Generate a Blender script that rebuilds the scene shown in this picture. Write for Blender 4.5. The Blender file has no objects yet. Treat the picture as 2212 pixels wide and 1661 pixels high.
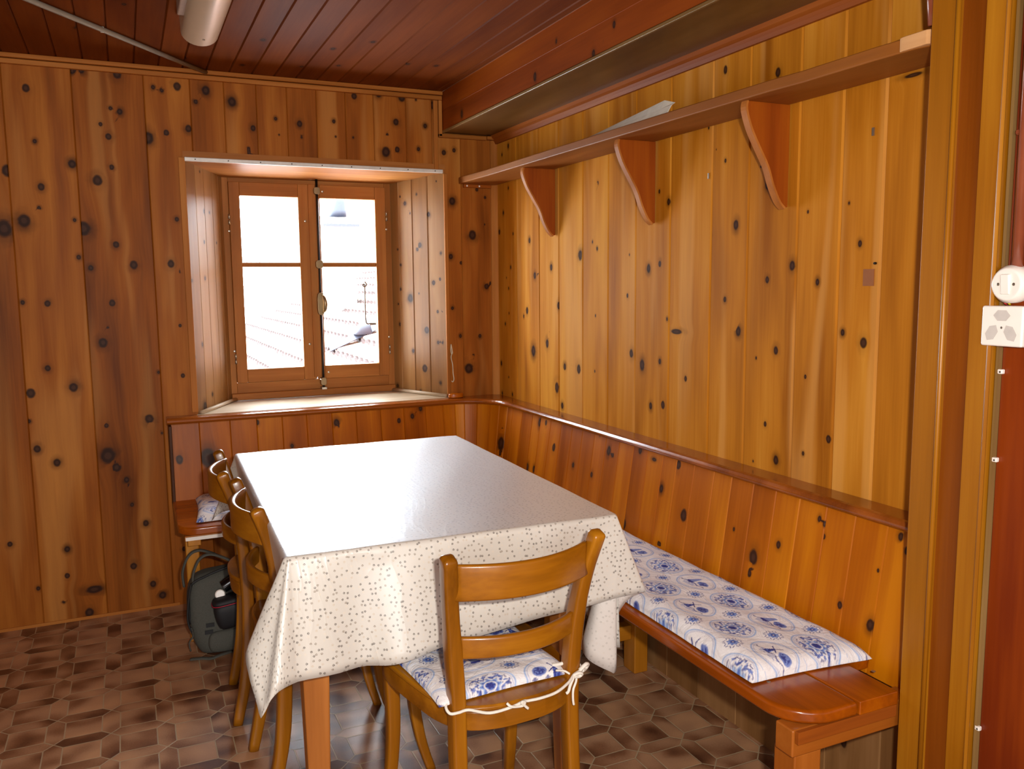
import bpy, bmesh, math, random
import numpy as np
from mathutils import Vector, Matrix
random.seed(7); RNG = np.random.RandomState(11)
S = bpy.context.scene; COL = S.collection
PI = math.pi

# ------------------------------------------------------------------ camera
cd = bpy.data.cameras.new('camera'); cam = bpy.data.objects.new('camera', cd); COL.objects.link(cam)
S.camera = cam
cd.sensor_fit = 'HORIZONTAL'; cd.sensor_width = 36.0
cd.lens = 1817.48 * 36.0 / 2212.0; cd.clip_start = 0.02; cd.clip_end = 200
YAW, PIT, ROL = 0.4273, 0.1196, -0.0095
F = Vector((math.sin(YAW) * math.cos(PIT), math.cos(YAW) * math.cos(PIT), -math.sin(PIT)))
R0 = Vector((math.cos(YAW), -math.sin(YAW), 0)); U0 = R0.cross(F)
Rv = math.cos(ROL) * R0 + math.sin(ROL) * U0; Uv = -math.sin(ROL) * R0 + math.cos(ROL) * U0
CP = Vector((-1.5806, -3.6292, 1.3098))
cam.matrix_world = Matrix(((Rv.x, Uv.x, -F.x, CP.x), (Rv.y, Uv.y, -F.y, CP.y), (Rv.z, Uv.z, -F.z, CP.z), (0, 0, 0, 1)))

# ------------------------------------------------------------------ colour management, world, lights
S.view_settings.view_transform = 'Standard'; S.view_settings.look = 'None'
S.view_settings.gamma = 1.0; S.view_settings.exposure = 0.0; S.view_settings.use_curve_mapping = False
S.cycles.max_bounces = 8; S.cycles.diffuse_bounces = 5; S.cycles.glossy_bounces = 3; S.cycles.transparent_max_bounces = 8
S.cycles.use_denoising = True; S.cycles.caustics_reflective = False; S.cycles.caustics_refractive = False
S.cycles.sample_clamp_indirect = 6.0

W = bpy.data.worlds.new('overcast_sky'); S.world = W; W.use_nodes = True
bg = W.node_tree.nodes['Background']
bg.inputs[0].default_value = (0.84, 0.92, 1.0, 1); bg.inputs[1].default_value = 34.0

def area(name, loc, target, sx, sy, power, col=(1, 1, 1), portal=False):
    l = bpy.data.lights.new(name, 'AREA'); l.shape = 'RECTANGLE'; l.size = sx; l.size_y = sy
    l.energy = power; l.color = col
    if portal: l.cycles.is_portal = True
    o = bpy.data.objects.new(name, l); COL.objects.link(o); o.location = loc
    d = Vector(target) - Vector(loc); o.rotation_euler = d.to_track_quat('-Z', 'Y').to_euler(); return o
# daylight entering the window is guided through its opening
area('window_daylight', (-0.79, 0.40, 1.30), (-0.79, -1, 1.30), 0.72, 0.95, 1, portal=True)
# the camera's own flash, just right of and above the lens
fl = area('camera_flash', tuple(CP + Rv * 0.10 + Uv * 0.06), tuple(CP + F * 3 + Uv * 0.1), 0.05, 0.03, 38, (1.0, 0.94, 0.85))
# soft fill lamp added before a made-up curtained window behind the photographer
area('rear_fill_light', (-2.0, -5.50, 1.35), (-2.0, 0, 1.35), 2.2, 1.4, 62, (0.97, 0.98, 1.0))
sun = bpy.data.lights.new('sun', 'SUN'); sun.energy = 3.0; sun.angle = 0.02; sun.color = (1, 0.95, 0.88)
so = bpy.data.objects.new('sun', sun); COL.objects.link(so)
so.rotation_euler = Vector((0.8, 0.0, -0.6)).to_track_quat('-Z', 'Y').to_euler()

# ------------------------------------------------------------------ node helpers
def lin(c):
    r = []
    for v in c:
        v /= 255.0; r.append(v / 12.92 if v <= 0.04045 else ((v + 0.055) / 1.055) ** 2.4)
    return (r[0], r[1], r[2], 1.0)

class NT:
    def __init__(s, name):
        s.m = bpy.data.materials.new(name); s.m.use_nodes = True; s.t = s.m.node_tree; s.t.nodes.clear()
        s.out = s.t.nodes.new('ShaderNodeOutputMaterial')
    def n(s, typ, ins=None, **kw):
        nd = s.t.nodes.new('ShaderNode' + typ)
        for k, v in kw.items(): setattr(nd, k, v)
        for k, v in (ins or {}).items():
            if hasattr(v, 'is_output') or isinstance(v, bpy.types.NodeSocket): s.t.links.new(v, nd.inputs[k])
            else: nd.inputs[k].default_value = v
        return nd
    def m2(s, op, a, b=0.0, c=0.0, clamp=False):
        nd = s.n('Math', {0: a, 1: b, 2: c}, operation=op); nd.use_clamp = clamp; return nd.outputs[0]
    def v2(s, op, a, b=(0, 0, 0)): return s.n('VectorMath', {0: a, 1: b}, operation=op).outputs[0]
    def vlen(s, a): return s.n('VectorMath', {0: a}, operation='LENGTH').outputs[1]
    def attr(s, name): return s.n('Attribute', attribute_name=name)
    def noise(s, vec, scale=1.0, detail=3.0, rough=0.5, dist=0.0):
        return s.n('TexNoise', {'Vector': vec, 'Scale': scale, 'Detail': detail, 'Roughness': rough, 'Distortion': dist}).outputs[0]
    def ss(s, x, a, b):   # smoothstep a->b
        nd = s.n('MapRange', {0: x, 1: a, 2: b, 3: 0.0, 4: 1.0}, interpolation_type='SMOOTHSTEP'); return nd.outputs[0]
    def mix(s, f, a, b, blend='MIX'):
        nd = s.n('Mix', data_type='RGBA', blend_type=blend)
        for i, v in ((0, f), (6, a), (7, b)):
            if isinstance(v, bpy.types.NodeSocket): s.t.links.new(v, nd.inputs[i])
            else: nd.inputs[i].default_value = v
        return nd.outputs[2]
    def ramp(s, f, stops):
        nd = s.n('ValToRGB', {0: f}); e = nd.color_ramp.elements
        while len(e) < len(stops): e.new(0.5)
        for el, (p, c) in zip(e, stops): el.position = p; el.color = c
        return nd.outputs[0]
    def bsdf(s, color, rough=0.5, coat=0.0, coatr=0.1, bump=None, bstr=0.2, bdist=0.002, metal=0.0, spec=0.5, **kw):
        b = s.n('BsdfPrincipled', {'Base Color': color, 'Roughness': rough, 'Metallic': metal, 'Coat Weight': coat, 'Coat Roughness': coatr, 'Specular IOR Level': spec})
        for k, v in kw.items(): b.inputs[k].default_value = v
        if bump is not None:
            bn = s.n('Bump', {'Height': bump, 'Strength': bstr, 'Distance': bdist})
            s.t.links.new(bn.outputs[0], b.inputs['Normal'])
            if coat: s.t.links.new(bn.outputs[0], b.inputs['Coat Normal'])
        s.t.links.new(b.outputs[0], s.out.inputs[0]); return b

def wood(name, dark, mid, light, rough=0.42, coat=0.0, knots=False, across=24, along=1.3, contrast=1.0, streak=0.0, streakcol=(215, 170, 110), spec=0.4):
    t = NT(name); wp = t.attr('wp').outputs['Vector']
    if knots:
        gs = t.attr('gs').outputs['Fac']
        wp = t.v2('ADD', wp, t.n('CombineXYZ', {0: gs}).outputs[0])
    n3 = t.noise(t.v2('MULTIPLY', wp, (6.0, 1.0, 6.0)), 1.0, 2.0, 0.5, 0.6)
    n1 = t.noise(t.v2('MULTIPLY', wp, (across * .7, along, across * .7)), 1.0, 3.0, 0.5, 0.35)
    n2 = t.noise(t.v2('MULTIPLY', wp, (across * 7, along * 3, across * 7)), 1.0, 2.0)
    f = t.m2('ADD', t.m2('MULTIPLY', n1, 0.42), t.m2('MULTIPLY', n3, 0.46))
    f = t.m2('ADD', f, t.m2('MULTIPLY', n2, 0.12))
    f = t.m2('ADD', t.m2('MULTIPLY', t.m2('SUBTRACT', f, 0.5), contrast), 0.5)
    f = t.m2('ADD', f, t.attr('tone').outputs['Fac'])
    col = t.ramp(f, [(0.30, lin(dark)), (0.5, lin(mid)), (0.70, lin(light))])
    if streak:
        sn = t.noise(t.v2('MULTIPLY', wp, (8.0, 0.6, 4.0)), 1.0, 2.0, 0.5, 0.5)
        col = t.mix(t.m2('MULTIPLY', t.ss(sn, 0.53, 0.66), streak), col, lin(streakcol))
    if knots:
        kv = t.attr('kvec').outputs['Vector']
        wob = t.noise(t.v2('MULTIPLY', wp, (60, 60, 60)), 1.0, 2.0)
        r = t.m2('MULTIPLY', t.vlen(kv), t.m2('ADD', 0.78, t.m2('MULTIPLY', wob, 0.44)))
        halo = t.m2('SUBTRACT', 1.0, t.ss(r, 0.9, 3.2))
        hn = t.noise(t.v2('MULTIPLY', wp, (14, 9, 14)), 1.0, 2.0)
        col = t.mix(t.m2('MULTIPLY', t.m2('MULTIPLY', halo, 0.75), t.ss(hn, 0.25, 0.7)), col, lin([c * 0.62 for c in dark]))
        ring = t.m2('MULTIPLY', t.m2('SUBTRACT', 1.0, t.ss(r, 0.9, 1.45)), 0.95)
        col = t.mix(ring, col, lin((44, 24, 16)))
        core = t.m2('SUBTRACT', 1.0, t.ss(r, 0.35, 0.7))
        col = t.mix(t.m2('MULTIPLY', core, 0.5), col, lin((84, 52, 36)))
    rr = t.m2('ADD', rough - 0.08, t.m2('MULTIPLY', n3, 0.16))
    t.bsdf(col, rr, coat, 0.12, bump=t.m2('ADD', n1, t.m2('MULTIPLY', n2, 0.4)), bstr=0.12, bdist=0.003, spec=spec)
    return t.m

def plain(name, col, rough=0.5, metal=0.0, coat=0.0, var=0.08, scale=40.0, bstr=0.05):
    t = NT(name); oc = t.n('TexCoord').outputs['Object']
    n = t.noise(oc, scale, 3.0)
    a = lin(col); b = lin([c * (1 - 2 * var) for c in col])
    t.bsdf(t.mix(n, a, b), rough, coat, 0.1, bump=n, bstr=bstr, bdist=0.001, metal=metal); return t.m

# ------------------------------------------------------------------ mesh helpers
def link(name, me, parent=None, mat=None, smooth=False):
    o = bpy.data.objects.new(name, me); COL.objects.link(o)
    if parent is not None: o.parent = parent
    if mat is not None: me.materials.append(mat)
    if smooth:
        me.polygons.foreach_set('use_smooth', [True] * len(me.polygons))
    return o

class MB:
    """collects shapes with grain coordinates, builds ONE mesh object"""
    def __init__(s): s.v = []; s.f = []; s.wp = []
    def add(s, vs, fs, ax=2, seed=None):
        k = len(s.v); sd = random.random() * 9 if seed is None else seed
        vs = [tuple(map(float, p)) for p in vs]
        s.v += vs; s.f += [tuple(i + k for i in f) for f in fs]
        a, b = [i for i in (0, 1, 2) if i != ax]
        s.wp += [(p[a] + sd, p[ax] + sd * 2, p[b] + sd) for p in vs]; return s
    def box(s, x0, x1, y0, y1, z0, z1, ax=2, seed=None):
        vs = [(x, y, z) for z in (z0, z1) for y in (y0, y1) for x in (x0, x1)]
        return s.add(vs, [(0, 2, 3, 1), (4, 5, 7, 6), (0, 1, 5, 4), (2, 6, 7, 3), (0, 4, 6, 2), (1, 3, 7, 5)], ax, seed)
    def loft(s, secs, ax=2, cap=True, closed=True, seed=None):
        n = len(secs[0]); vs = [p for sec in secs for p in sec]; fs = []
        for i in range(len(secs) - 1):
            for j in range(n if closed else n - 1):
                a = i * n + j; b = i * n + (j + 1) % n; fs.append((a, b, b + n, a + n))
        if cap and closed: fs.append(tuple(range(n - 1, -1, -1))); fs.append(tuple(range((len(secs) - 1) * n, len(secs) * n)))
        return s.add(vs, fs, ax, seed)
    def prism(s, poly, z0, z1, ax=2, plane='xy', seed=None):
        def P(p, h):
            return (p[0], p[1], h) if plane == 'xy' else ((p[0], h, p[1]) if plane == 'xz' else (h, p[0], p[1]))
        return s.loft([[P(p, z0) for p in poly], [P(p, z1) for p in poly]], ax, seed=seed)
    def tube(s, pts, r, n=10, ax=2, cap=True, flat=1.0):
        pts = [Vector(p) for p in pts]; secs = []; up = None
        for i, p in enumerate(pts):
            t = (pts[min(i + 1, len(pts) - 1)] - pts[max(i - 1, 0)]).normalized()
            if up is None: up = Vector((0, 0, 1)) if abs(t.z) < 0.9 else Vector((1, 0, 0))
            a = t.cross(up)
            if a.length < 1e-4: a = t.orthogonal()
            a.normalize(); b = a.cross(t).normalized(); up = b
            rr = r[i] if isinstance(r, (list, tuple)) else r
            secs.append([p + a * math.cos(2 * PI * k / n) * rr + b * math.sin(2 * PI * k / n) * rr * flat for k in range(n)])
        return s.loft(secs, ax, cap)
    def disc(s, c, n, r, h, k=16, ax=2):
        c = Vector(c); n = Vector(n).normalized(); a = n.orthogonal().normalized(); b = n.cross(a)
        ring = lambda q, rr: [c + n * q + (a * math.cos(2 * PI * i / k) + b * math.sin(2 * PI * i / k)) * rr for i in range(k)]
        return s.loft([ring(0, r), ring(h * 0.7, r), ring(h, r * 0.82)], ax)
    def build(s, name, mat, parent=None, bevel=0.0, smooth=False, segs=2, sub=0):
        me = bpy.data.meshes.new(name); me.from_pydata(s.v, [], s.f); me.validate(); me.update()
        a = me.attributes.new('wp', 'FLOAT_VECTOR', 'POINT')
        if len(me.vertices) == len(s.wp): a.data.foreach_set('vector', np.array(s.wp, 'f').ravel())
        bm = bmesh.new(); bm.from_mesh(me); bmesh.ops.recalc_face_normals(bm, faces=bm.faces); bm.to_mesh(me); bm.free()
        o = link(name, me, parent, mat, smooth or bevel > 0)
        if bevel:
            md = o.modifiers.new('bevel', 'BEVEL'); md.width = bevel; md.segments = segs; md.limit_method = 'ANGLE'; md.angle_limit = 0.7
            md.harden_normals = True
        if sub:
            md = o.modifiers.new('sub', 'SUBSURF'); md.levels = sub; md.render_levels = sub
        return o

def empty(name, label, cat, loc=(0, 0, 0), rz=0.0, group=None):
    o = bpy.data.objects.new(name, None); COL.objects.link(o); o.location = loc; o.rotation_euler = (0, 0, rz)
    o.empty_display_size = 0.05
    return tag(o, label, cat, group)
def tag(o, label, cat, group=None):
    o['label'] = label; o['category'] = cat
    if group: o['group'] = group
    return o
def struct(o): o['kind'] = 'structure'; return o
def cr(pts, n=6, closed=False):
    """Catmull-Rom through points (any dimension)"""
    P = [np.array(p, float) for p in pts]; out = []; N = len(P)
    rng = range(N) if closed else range(N - 1)
    for i in rng:
        if closed: p0, p1, p2, p3 = P[i - 1], P[i], P[(i + 1) % N], P[(i + 2) % N]
        else: p0, p1, p2, p3 = P[max(i - 1, 0)], P[i], P[i + 1], P[min(i + 2, N - 1)]
        for k in range(n):
            t = k / n
            out.append(0.5 * ((2 * p1) + (-p0 + p2) * t + (2 * p0 - 5 * p1 + 4 * p2 - p3) * t * t + (-p0 + 3 * p1 - 3 * p2 + p3) * t ** 3))
    if not closed: out.append(P[-1])
    return out
def rrect(c, a, b, hx, hy, r, k=3):
    c, a, b = Vector(c), Vector(a), Vector(b); out = []
    for sx, sy, a0 in ((1, 1, 0), (-1, 1, 1), (-1, -1, 2), (1, -1, 3)):
        for i in range(k + 1):
            t = (a0 + i / k) * PI / 2
            out.append(c + a * (sx * (hx - r) + math.cos(t) * r) + b * (sy * (hy - r) + math.sin(t) * r))
    return out

def plankwall(name, mat, org, ud, vd, joints, v0, v1, knots=(), hole=None, groove=0.004, gw=0.003, du=0.010, dv=0.014, parent=None, tones=None, tvar=0.07, thick=0.0, shape=None, vfun=None):
    """board-lined surface; u runs across the boards, v along them; each board is a strip with bevelled long edges"""
    org, ud, vd = map(np.array, (org, ud, vd)); ud = ud.astype(float); vd = vd.astype(float); nd = np.cross(ud, vd)
    K = np.array(knots, float).reshape(-1, 4) if len(knots) else np.zeros((0, 4))
    V = []; Fc = []; WP = []; KV = []; GS = []; TN = []
    rs = np.random.RandomState(len(joints) * 7 + int(abs(v1) * 100) + len(knots))
    for pi in range(len(joints) - 1):
        a, b = joints[pi], joints[pi + 1]
        tone = (tones[pi] if tones else rs.uniform(-tvar, tvar)); so = rs.uniform(0, 20); vo = rs.uniform(0, 10)
        nu = max(1, int(abs(b - a) / du)); us = [a, a + gw] + list(np.linspace(a + gw, b - gw, nu + 1)[1:-1]) + [b - gw, b]
        us = sorted(set([round(float(x), 5) for x in us]))
        if hole: us = sorted(set(us + [h for h in (hole[0], hole[1]) if a < h < b]))
        vv = list(np.linspace(v0, v1, max(2, int((v1 - v0) / dv)) + 1))
        if hole: vv = sorted(set([round(float(x), 5) for x in vv] + [hole[2], hole[3]]))
        base = len(V); n = len(vv)
        for u in us:
            dep = -groove if (abs(u - a) < 1e-4 or abs(u - b) < 1e-4) else 0.0
            for v in vv:
                p = org + ud * u + vd * v + nd * dep
                if shape: p = shape(u, v, dep)
                V.append(tuple(p)); kv = (9.0, 9.0, 0.0); g = 0.0
                if len(K):
                    inb = K[(K[:, 0] > a) & (K[:, 0] < b)]
                    if len(inb):
                        qx = (u - inb[:, 0]) / inb[:, 2]; qy = (v - inb[:, 1]) / inb[:, 3]
                        rr = np.sqrt(qx * qx + qy * qy); i = int(np.argmin(rr)); r1 = rr[i]
                        r2 = np.min(np.delete(rr, i)) if len(rr) > 1 else 99.0
                        zz = 9.0 * min(max((r1 / r2 - .5) / .4, 0), 1) * min(max(r1 - 1.0, 0), 1)
                        if r1 > 8: zz = 9.0
                        kv = (qx[i], qy[i], zz)
                        w = np.exp(-np.minimum((v - inb[:, 1]) ** 2 / (inb[:, 3] * 3.5) ** 2, 60)) * np.exp(-np.minimum(np.abs(u - inb[:, 0]) / (inb[:, 2] * 3.0), 60))
                        g = float(-(np.tanh((u - inb[:, 0]) / inb[:, 2]) * w * inb[:, 2] * 1.3).sum())
                KV.append(kv); GS.append(g); WP.append((u + so, v + vo, so * 1.3)); TN.append(tone)
        for i in range(len(us) - 1):
            for j in range(n - 1):
                if hole:
                    cu = (us[i] + us[i + 1]) / 2; cv = (vv[j] + vv[j + 1]) / 2
                    if hole[0] < cu < hole[1] and hole[2] < cv < hole[3]: continue
                q = base + i * n + j; Fc.append((q, q + n, q + n + 1, q + 1))
    me = bpy.data.meshes.new(name); me.from_pydata(V, [], Fc); me.update()
    for nm, tp, dat, key in (('wp', 'FLOAT_VECTOR', WP, 'vector'), ('kvec', 'FLOAT_VECTOR', KV, 'vector'), ('gs', 'FLOAT', GS, 'value'), ('tone', 'FLOAT', TN, 'value')):
        at = me.attributes.new(nm, tp, 'POINT'); at.data.foreach_set(key, np.array(dat, 'f').ravel())
    o = link(name, me, parent, mat)
    if thick:
        md = o.modifiers.new('board_thickness', 'SOLIDIFY'); md.thickness = thick; md.offset = -1
    return o
# knot positions on the boards, in metres: along, height, half width, half height
K_RIGHT= [(-0.073, 1.886, 0.0043, 0.006), (-0.139, 1.732, 0.0043, 0.006), (-0.142, 1.914, 0.0058, 0.008), (-0.081, 1.628, 0.005, 0.007), (-0.034, 1.544, 0.0072, 0.01), (-0.185, 1.529, 0.0043, 0.006), (-0.156, 1.382, 0.005, 0.007), (-0.132, 1.288, 0.0036, 0.005), (-0.109, 1.336, 0.0029, 0.004), (-0.133, 1.175, 0.0029, 0.004), (-0.091, 1.125, 0.0043, 0.006), (-0.04, 0.939, 0.0058, 0.008), (-0.048, 0.799, 0.005, 0.007), (-0.162, 0.806, 0.0043, 0.006), (-0.123, 0.882, 0.0036, 0.005), (-0.325, 1.744, 0.0065, 0.009), (-0.352, 1.49, 0.0072, 0.01), (-0.402, 1.341, 0.0086, 0.012), (-0.435, 1.35, 0.0029, 0.004), (-0.324, 1.192, 0.0094, 0.013), (-0.291, 1.167, 0.005, 0.007), (-0.384, 1.021, 0.0144, 0.02), (-0.554, 1.373, 0.0079, 0.011), (-0.617, 1.219, 0.0094, 0.013), (-0.515, 1.06, 0.0108, 0.015), (-0.533, 1.106, 0.0029, 0.004), (-0.6, 0.886, 0.0137, 0.019), (-0.647, 0.817, 0.0079, 0.011), (-0.926, 1.668, 0.0043, 0.006), (-0.918, 1.648, 0.0022, 0.003), (-0.888, 1.459, 0.0036, 0.005), (-0.922, 1.433, 0.0043, 0.006), (-0.795, 1.413, 0.0115, 0.016), (-0.911, 1.188, 0.0036, 0.005), (-0.669, 0.977, 0.0086, 0.012), (-0.784, 0.977, 0.0115, 0.016), (-0.907, 0.98, 0.0036, 0.005), (-0.727, 0.99, 0.0022, 0.003), (-1.13, 1.264, 0.005, 0.007), (-1.141, 1.404, 0.0022, 0.003), (-1.157, 1.065, 0.0094, 0.013), (-1.221, 1.578, 0.005, 0.007), (-1.316, 1.599, 0.0043, 0.006), (-1.368, 1.562, 0.0065, 0.009), (-1.259, 1.355, 0.0086, 0.012), (-1.323, 1.368, 0.0065, 0.009), (-1.225, 1.031, 0.0115, 0.016), (-1.329, 1.051, 0.0058, 0.008), (-1.418, 1.153, 0.0245, 0.007), (-1.279, 0.898, 0.0072, 0.01), (-1.35, 0.91, 0.0086, 0.012), (-1.593, 1.441, 0.005, 0.007), (-1.471, 1.008, 0.0058, 0.008), (-1.639, 1.031, 0.0022, 0.003), (-1.367, 1.191, 0.0036, 0.005), (-1.591, 1.149, 0.0014, 0.002), (-1.603, 1.688, 0.0007, 0.001), (-1.636, 1.904, 0.0072, 0.01), (-1.85, 1.849, 0.0079, 0.011), (-1.565, 1.756, 0.0029, 0.004), (-1.644, 1.652, 0.0036, 0.005), (-1.602, 1.689, 0.0014, 0.002), (-1.594, 1.441, 0.005, 0.007), (-1.696, 1.468, 0.0086, 0.012), (-1.822, 1.565, 0.0072, 0.01), (-1.83, 1.313, 0.0058, 0.008), (-1.923, 1.349, 0.0079, 0.011), (-1.654, 1.258, 0.005, 0.007), (-1.973, 1.482, 0.0029, 0.004), (-2.013, 1.306, 0.005, 0.007), (-2.106, 1.492, 0.0022, 0.003), (-2.144, 1.395, 0.005, 0.007), (-1.794, 1.616, 0.0029, 0.004), (-2.273, 1.75, 0.02, 0.004), (-1.716, 1.168, 0.0086, 0.012), (-1.708, 1.186, 0.0029, 0.004), (-1.871, 1.124, 0.0072, 0.01), (-1.794, 1.098, 0.0029, 0.004), (-1.837, 0.919, 0.005, 0.007), (-1.883, 0.826, 0.0079, 0.011), (-1.982, 1.064, 0.0036, 0.005), (-1.983, 0.863, 0.0036, 0.005), (-2.068, 0.915, 0.0065, 0.009), (-2.101, 1.184, 0.005, 0.007), (-2.166, 1.162, 0.0086, 0.012), (-1.64, 1.031, 0.0014, 0.002), (-1.592, 1.149, 0.0014, 0.002), (-1.792, 0.806, 0.0022, 0.003)]
K_BACK= [(-1.869, 2.035, 0.0111, 0.013), (-1.853, 1.847, 0.0059, 0.007), (-1.947, 1.737, 0.0162, 0.019), (-1.843, 1.682, 0.0093, 0.011), (-1.855, 1.604, 0.006, 0.007), (-1.907, 1.557, 0.0178, 0.021), (-1.735, 1.77, 0.0111, 0.013), (-1.714, 2.111, 0.0094, 0.011), (-1.684, 2.116, 0.0102, 0.012), (-1.562, 2.113, 0.0128, 0.015), (-1.592, 1.984, 0.0059, 0.007), (-1.561, 1.974, 0.0085, 0.01), (-1.573, 1.942, 0.0025, 0.003), (-1.63, 1.923, 0.006, 0.007), (-1.605, 1.879, 0.0093, 0.011), (-1.601, 1.765, 0.0076, 0.009), (-1.653, 1.714, 0.0144, 0.017), (-1.712, 1.532, 0.0196, 0.023), (-1.603, 1.473, 0.0094, 0.011), (-1.545, 1.395, 0.0119, 0.014), (-1.696, 1.384, 0.0076, 0.009), (-1.735, 1.424, 0.0068, 0.008), (-1.74, 1.563, 0.0051, 0.006), (-1.851, 1.25, 0.0085, 0.01), (-1.932, 1.256, 0.0059, 0.007), (-1.63, 1.249, 0.0094, 0.011), (-1.973, 1.527, 0.0221, 0.026), (-1.438, 2.074, 0.0059, 0.007), (-1.408, 2.065, 0.006, 0.007), (-1.351, 2.085, 0.0119, 0.014), (-1.4, 1.906, 0.0085, 0.01), (-1.468, 1.882, 0.017, 0.02), (-1.318, 1.927, 0.0102, 0.012), (-1.285, 2.032, 0.0068, 0.008), (-1.246, 2.078, 0.0127, 0.015), (-1.379, 1.574, 0.0068, 0.008), (-1.41, 1.399, 0.0111, 0.013), (-1.38, 1.369, 0.0042, 0.005), (-1.671, 1.096, 0.0136, 0.016), (-1.651, 1.154, 0.0042, 0.005), (-1.866, 1.006, 0.0085, 0.01), (-1.784, 0.928, 0.0128, 0.015), (-1.929, 0.914, 0.0136, 0.016), (-1.942, 0.808, 0.0051, 0.006), (-1.922, 0.699, 0.0102, 0.012), (-1.859, 0.64, 0.0111, 0.013), (-1.681, 0.65, 0.023, 0.027), (-1.653, 0.601, 0.0136, 0.016), (-1.62, 0.547, 0.0085, 0.01), (-1.616, 0.522, 0.0034, 0.004), (-1.606, 0.443, 0.006, 0.007), (-1.56, 0.362, 0.0094, 0.011), (-1.679, 0.771, 0.0068, 0.008), (-1.693, 0.78, 0.0034, 0.004), (-1.523, 0.785, 0.0136, 0.016), (-1.52, 0.766, 0.0043, 0.005), (-1.389, 0.952, 0.0068, 0.008), (-1.846, 0.294, 0.0085, 0.01), (-2.037, 0.341, 0.0077, 0.009), (-1.853, 0.187, 0.0077, 0.009), (-1.762, 0.117, 0.026, 0.013), (-1.785, 0.026, 0.0136, 0.016), (-1.615, 0.19, 0.0102, 0.012), (-1.547, 0.105, 0.0102, 0.012), (-1.514, 0.052, 0.011, 0.013), (-1.872, 0.084, 0.0043, 0.005), (-1.422, 0.235, 0.0068, 0.008), (-1.955, 0.152, 0.006, 0.007), (-1.48, 0.724, 0.0034, 0.004), (-1.479, 0.97, 0.0043, 0.005), (-1.389, 1.154, 0.0051, 0.006), (-1.149, 2.042, 0.0127, 0.015), (-0.98, 1.988, 0.0051, 0.006), (-0.884, 1.975, 0.0094, 0.011), (-1.071, 1.945, 0.0085, 0.01), (-1.087, 1.837, 0.0102, 0.012), (-1.093, 1.859, 0.0076, 0.009), (-0.741, 1.994, 0.0059, 0.007), (-0.651, 2.104, 0.0102, 0.012), (-0.735, 1.932, 0.0034, 0.004), (-0.66, 1.933, 0.0034, 0.004), (-0.878, 1.92, 0.0034, 0.004), (-0.47, 2.01, 0.0102, 0.012), (-0.518, 1.881, 0.0153, 0.018), (-0.467, 1.893, 0.0094, 0.011), (-0.51, 1.953, 0.0051, 0.006), (-0.3, 2.093, 0.0119, 0.014), (-0.337, 2.002, 0.0068, 0.008), (-0.37, 1.901, 0.006, 0.007), (-0.441, 2.114, 0.0119, 0.014), (-0.544, 2.122, 0.0102, 0.012), (-0.252, 1.892, 0.0085, 0.01), (-0.203, 1.905, 0.0068, 0.008), (-0.969, 1.925, 0.0026, 0.003), (-0.377, 2.111, 0.0034, 0.004), (-0.216, 1.681, 0.0119, 0.014), (-0.227, 1.433, 0.0085, 0.01), (-0.224, 1.199, 0.006, 0.007), (-0.12, 1.531, 0.0153, 0.018), (-0.053, 1.297, 0.0093, 0.011), (-0.095, 1.736, 0.0059, 0.007), (-0.055, 1.702, 0.0051, 0.006), (-0.059, 1.58, 0.0034, 0.004), (-0.09, 1.068, 0.0068, 0.008), (-0.148, 0.919, 0.017, 0.02), (-0.124, 0.979, 0.0051, 0.006), (-0.187, 1.071, 0.0059, 0.007), (-0.036, 1.311, 0.0059, 0.007), (-0.178, 1.405, 0.006, 0.007)]
K_JR= [(0.286, 1.719, 0.004, 0.0055), (0.177, 1.723, 0.0029, 0.0041), (0.256, 1.686, 0.006, 0.0083), (0.102, 1.627, 0.0068, 0.0095), (0.162, 1.491, 0.0074, 0.0103), (0.179, 1.472, 0.006, 0.0083), (0.029, 1.449, 0.0039, 0.0054), (0.037, 1.332, 0.0049, 0.0068), (0.078, 1.316, 0.0069, 0.0096), (0.175, 1.267, 0.003, 0.0042), (0.293, 1.402, 0.0041, 0.0057), (0.233, 1.245, 0.0112, 0.0156), (0.297, 1.287, 0.0041, 0.0057), (0.316, 1.217, 0.0036, 0.005), (0.056, 1.184, 0.005, 0.0069), (0.025, 1.183, 0.002, 0.0028), (0.308, 1.12, 0.0052, 0.0072), (0.129, 1.097, 0.0101, 0.0141), (0.057, 1.042, 0.005, 0.007), (0.029, 1.043, 0.0045, 0.0063), (0.222, 0.995, 0.0052, 0.0072), (0.147, 0.916, 0.0113, 0.0157), (0.046, 0.854, 0.0046, 0.0063), (0.178, 0.805, 0.0047, 0.0065), (0.335, 0.821, 0.0053, 0.0074), (0.223, 1.639, 0.003, 0.0041), (0.312, 1.475, 0.0031, 0.0042), (0.049, 1.771, 0.0029, 0.004)]
K_JL= [(0.14, 1.778, 0.0032, 0.0045), (0.165, 1.619, 0.0049, 0.0069), (0.149, 1.493, 0.0049, 0.0068), (0.139, 1.343, 0.0049, 0.0069), (0.01, 1.333, 0.0042, 0.0059), (0.078, 1.071, 0.0049, 0.0068), (0.002, 1.024, 0.0064, 0.0089), (0.073, 0.812, 0.011, 0.0152), (0.152, 0.853, 0.0045, 0.0062), (0.216, 1.619, 0.0033, 0.0046), (0.275, 1.495, 0.0028, 0.0039)]
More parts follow.
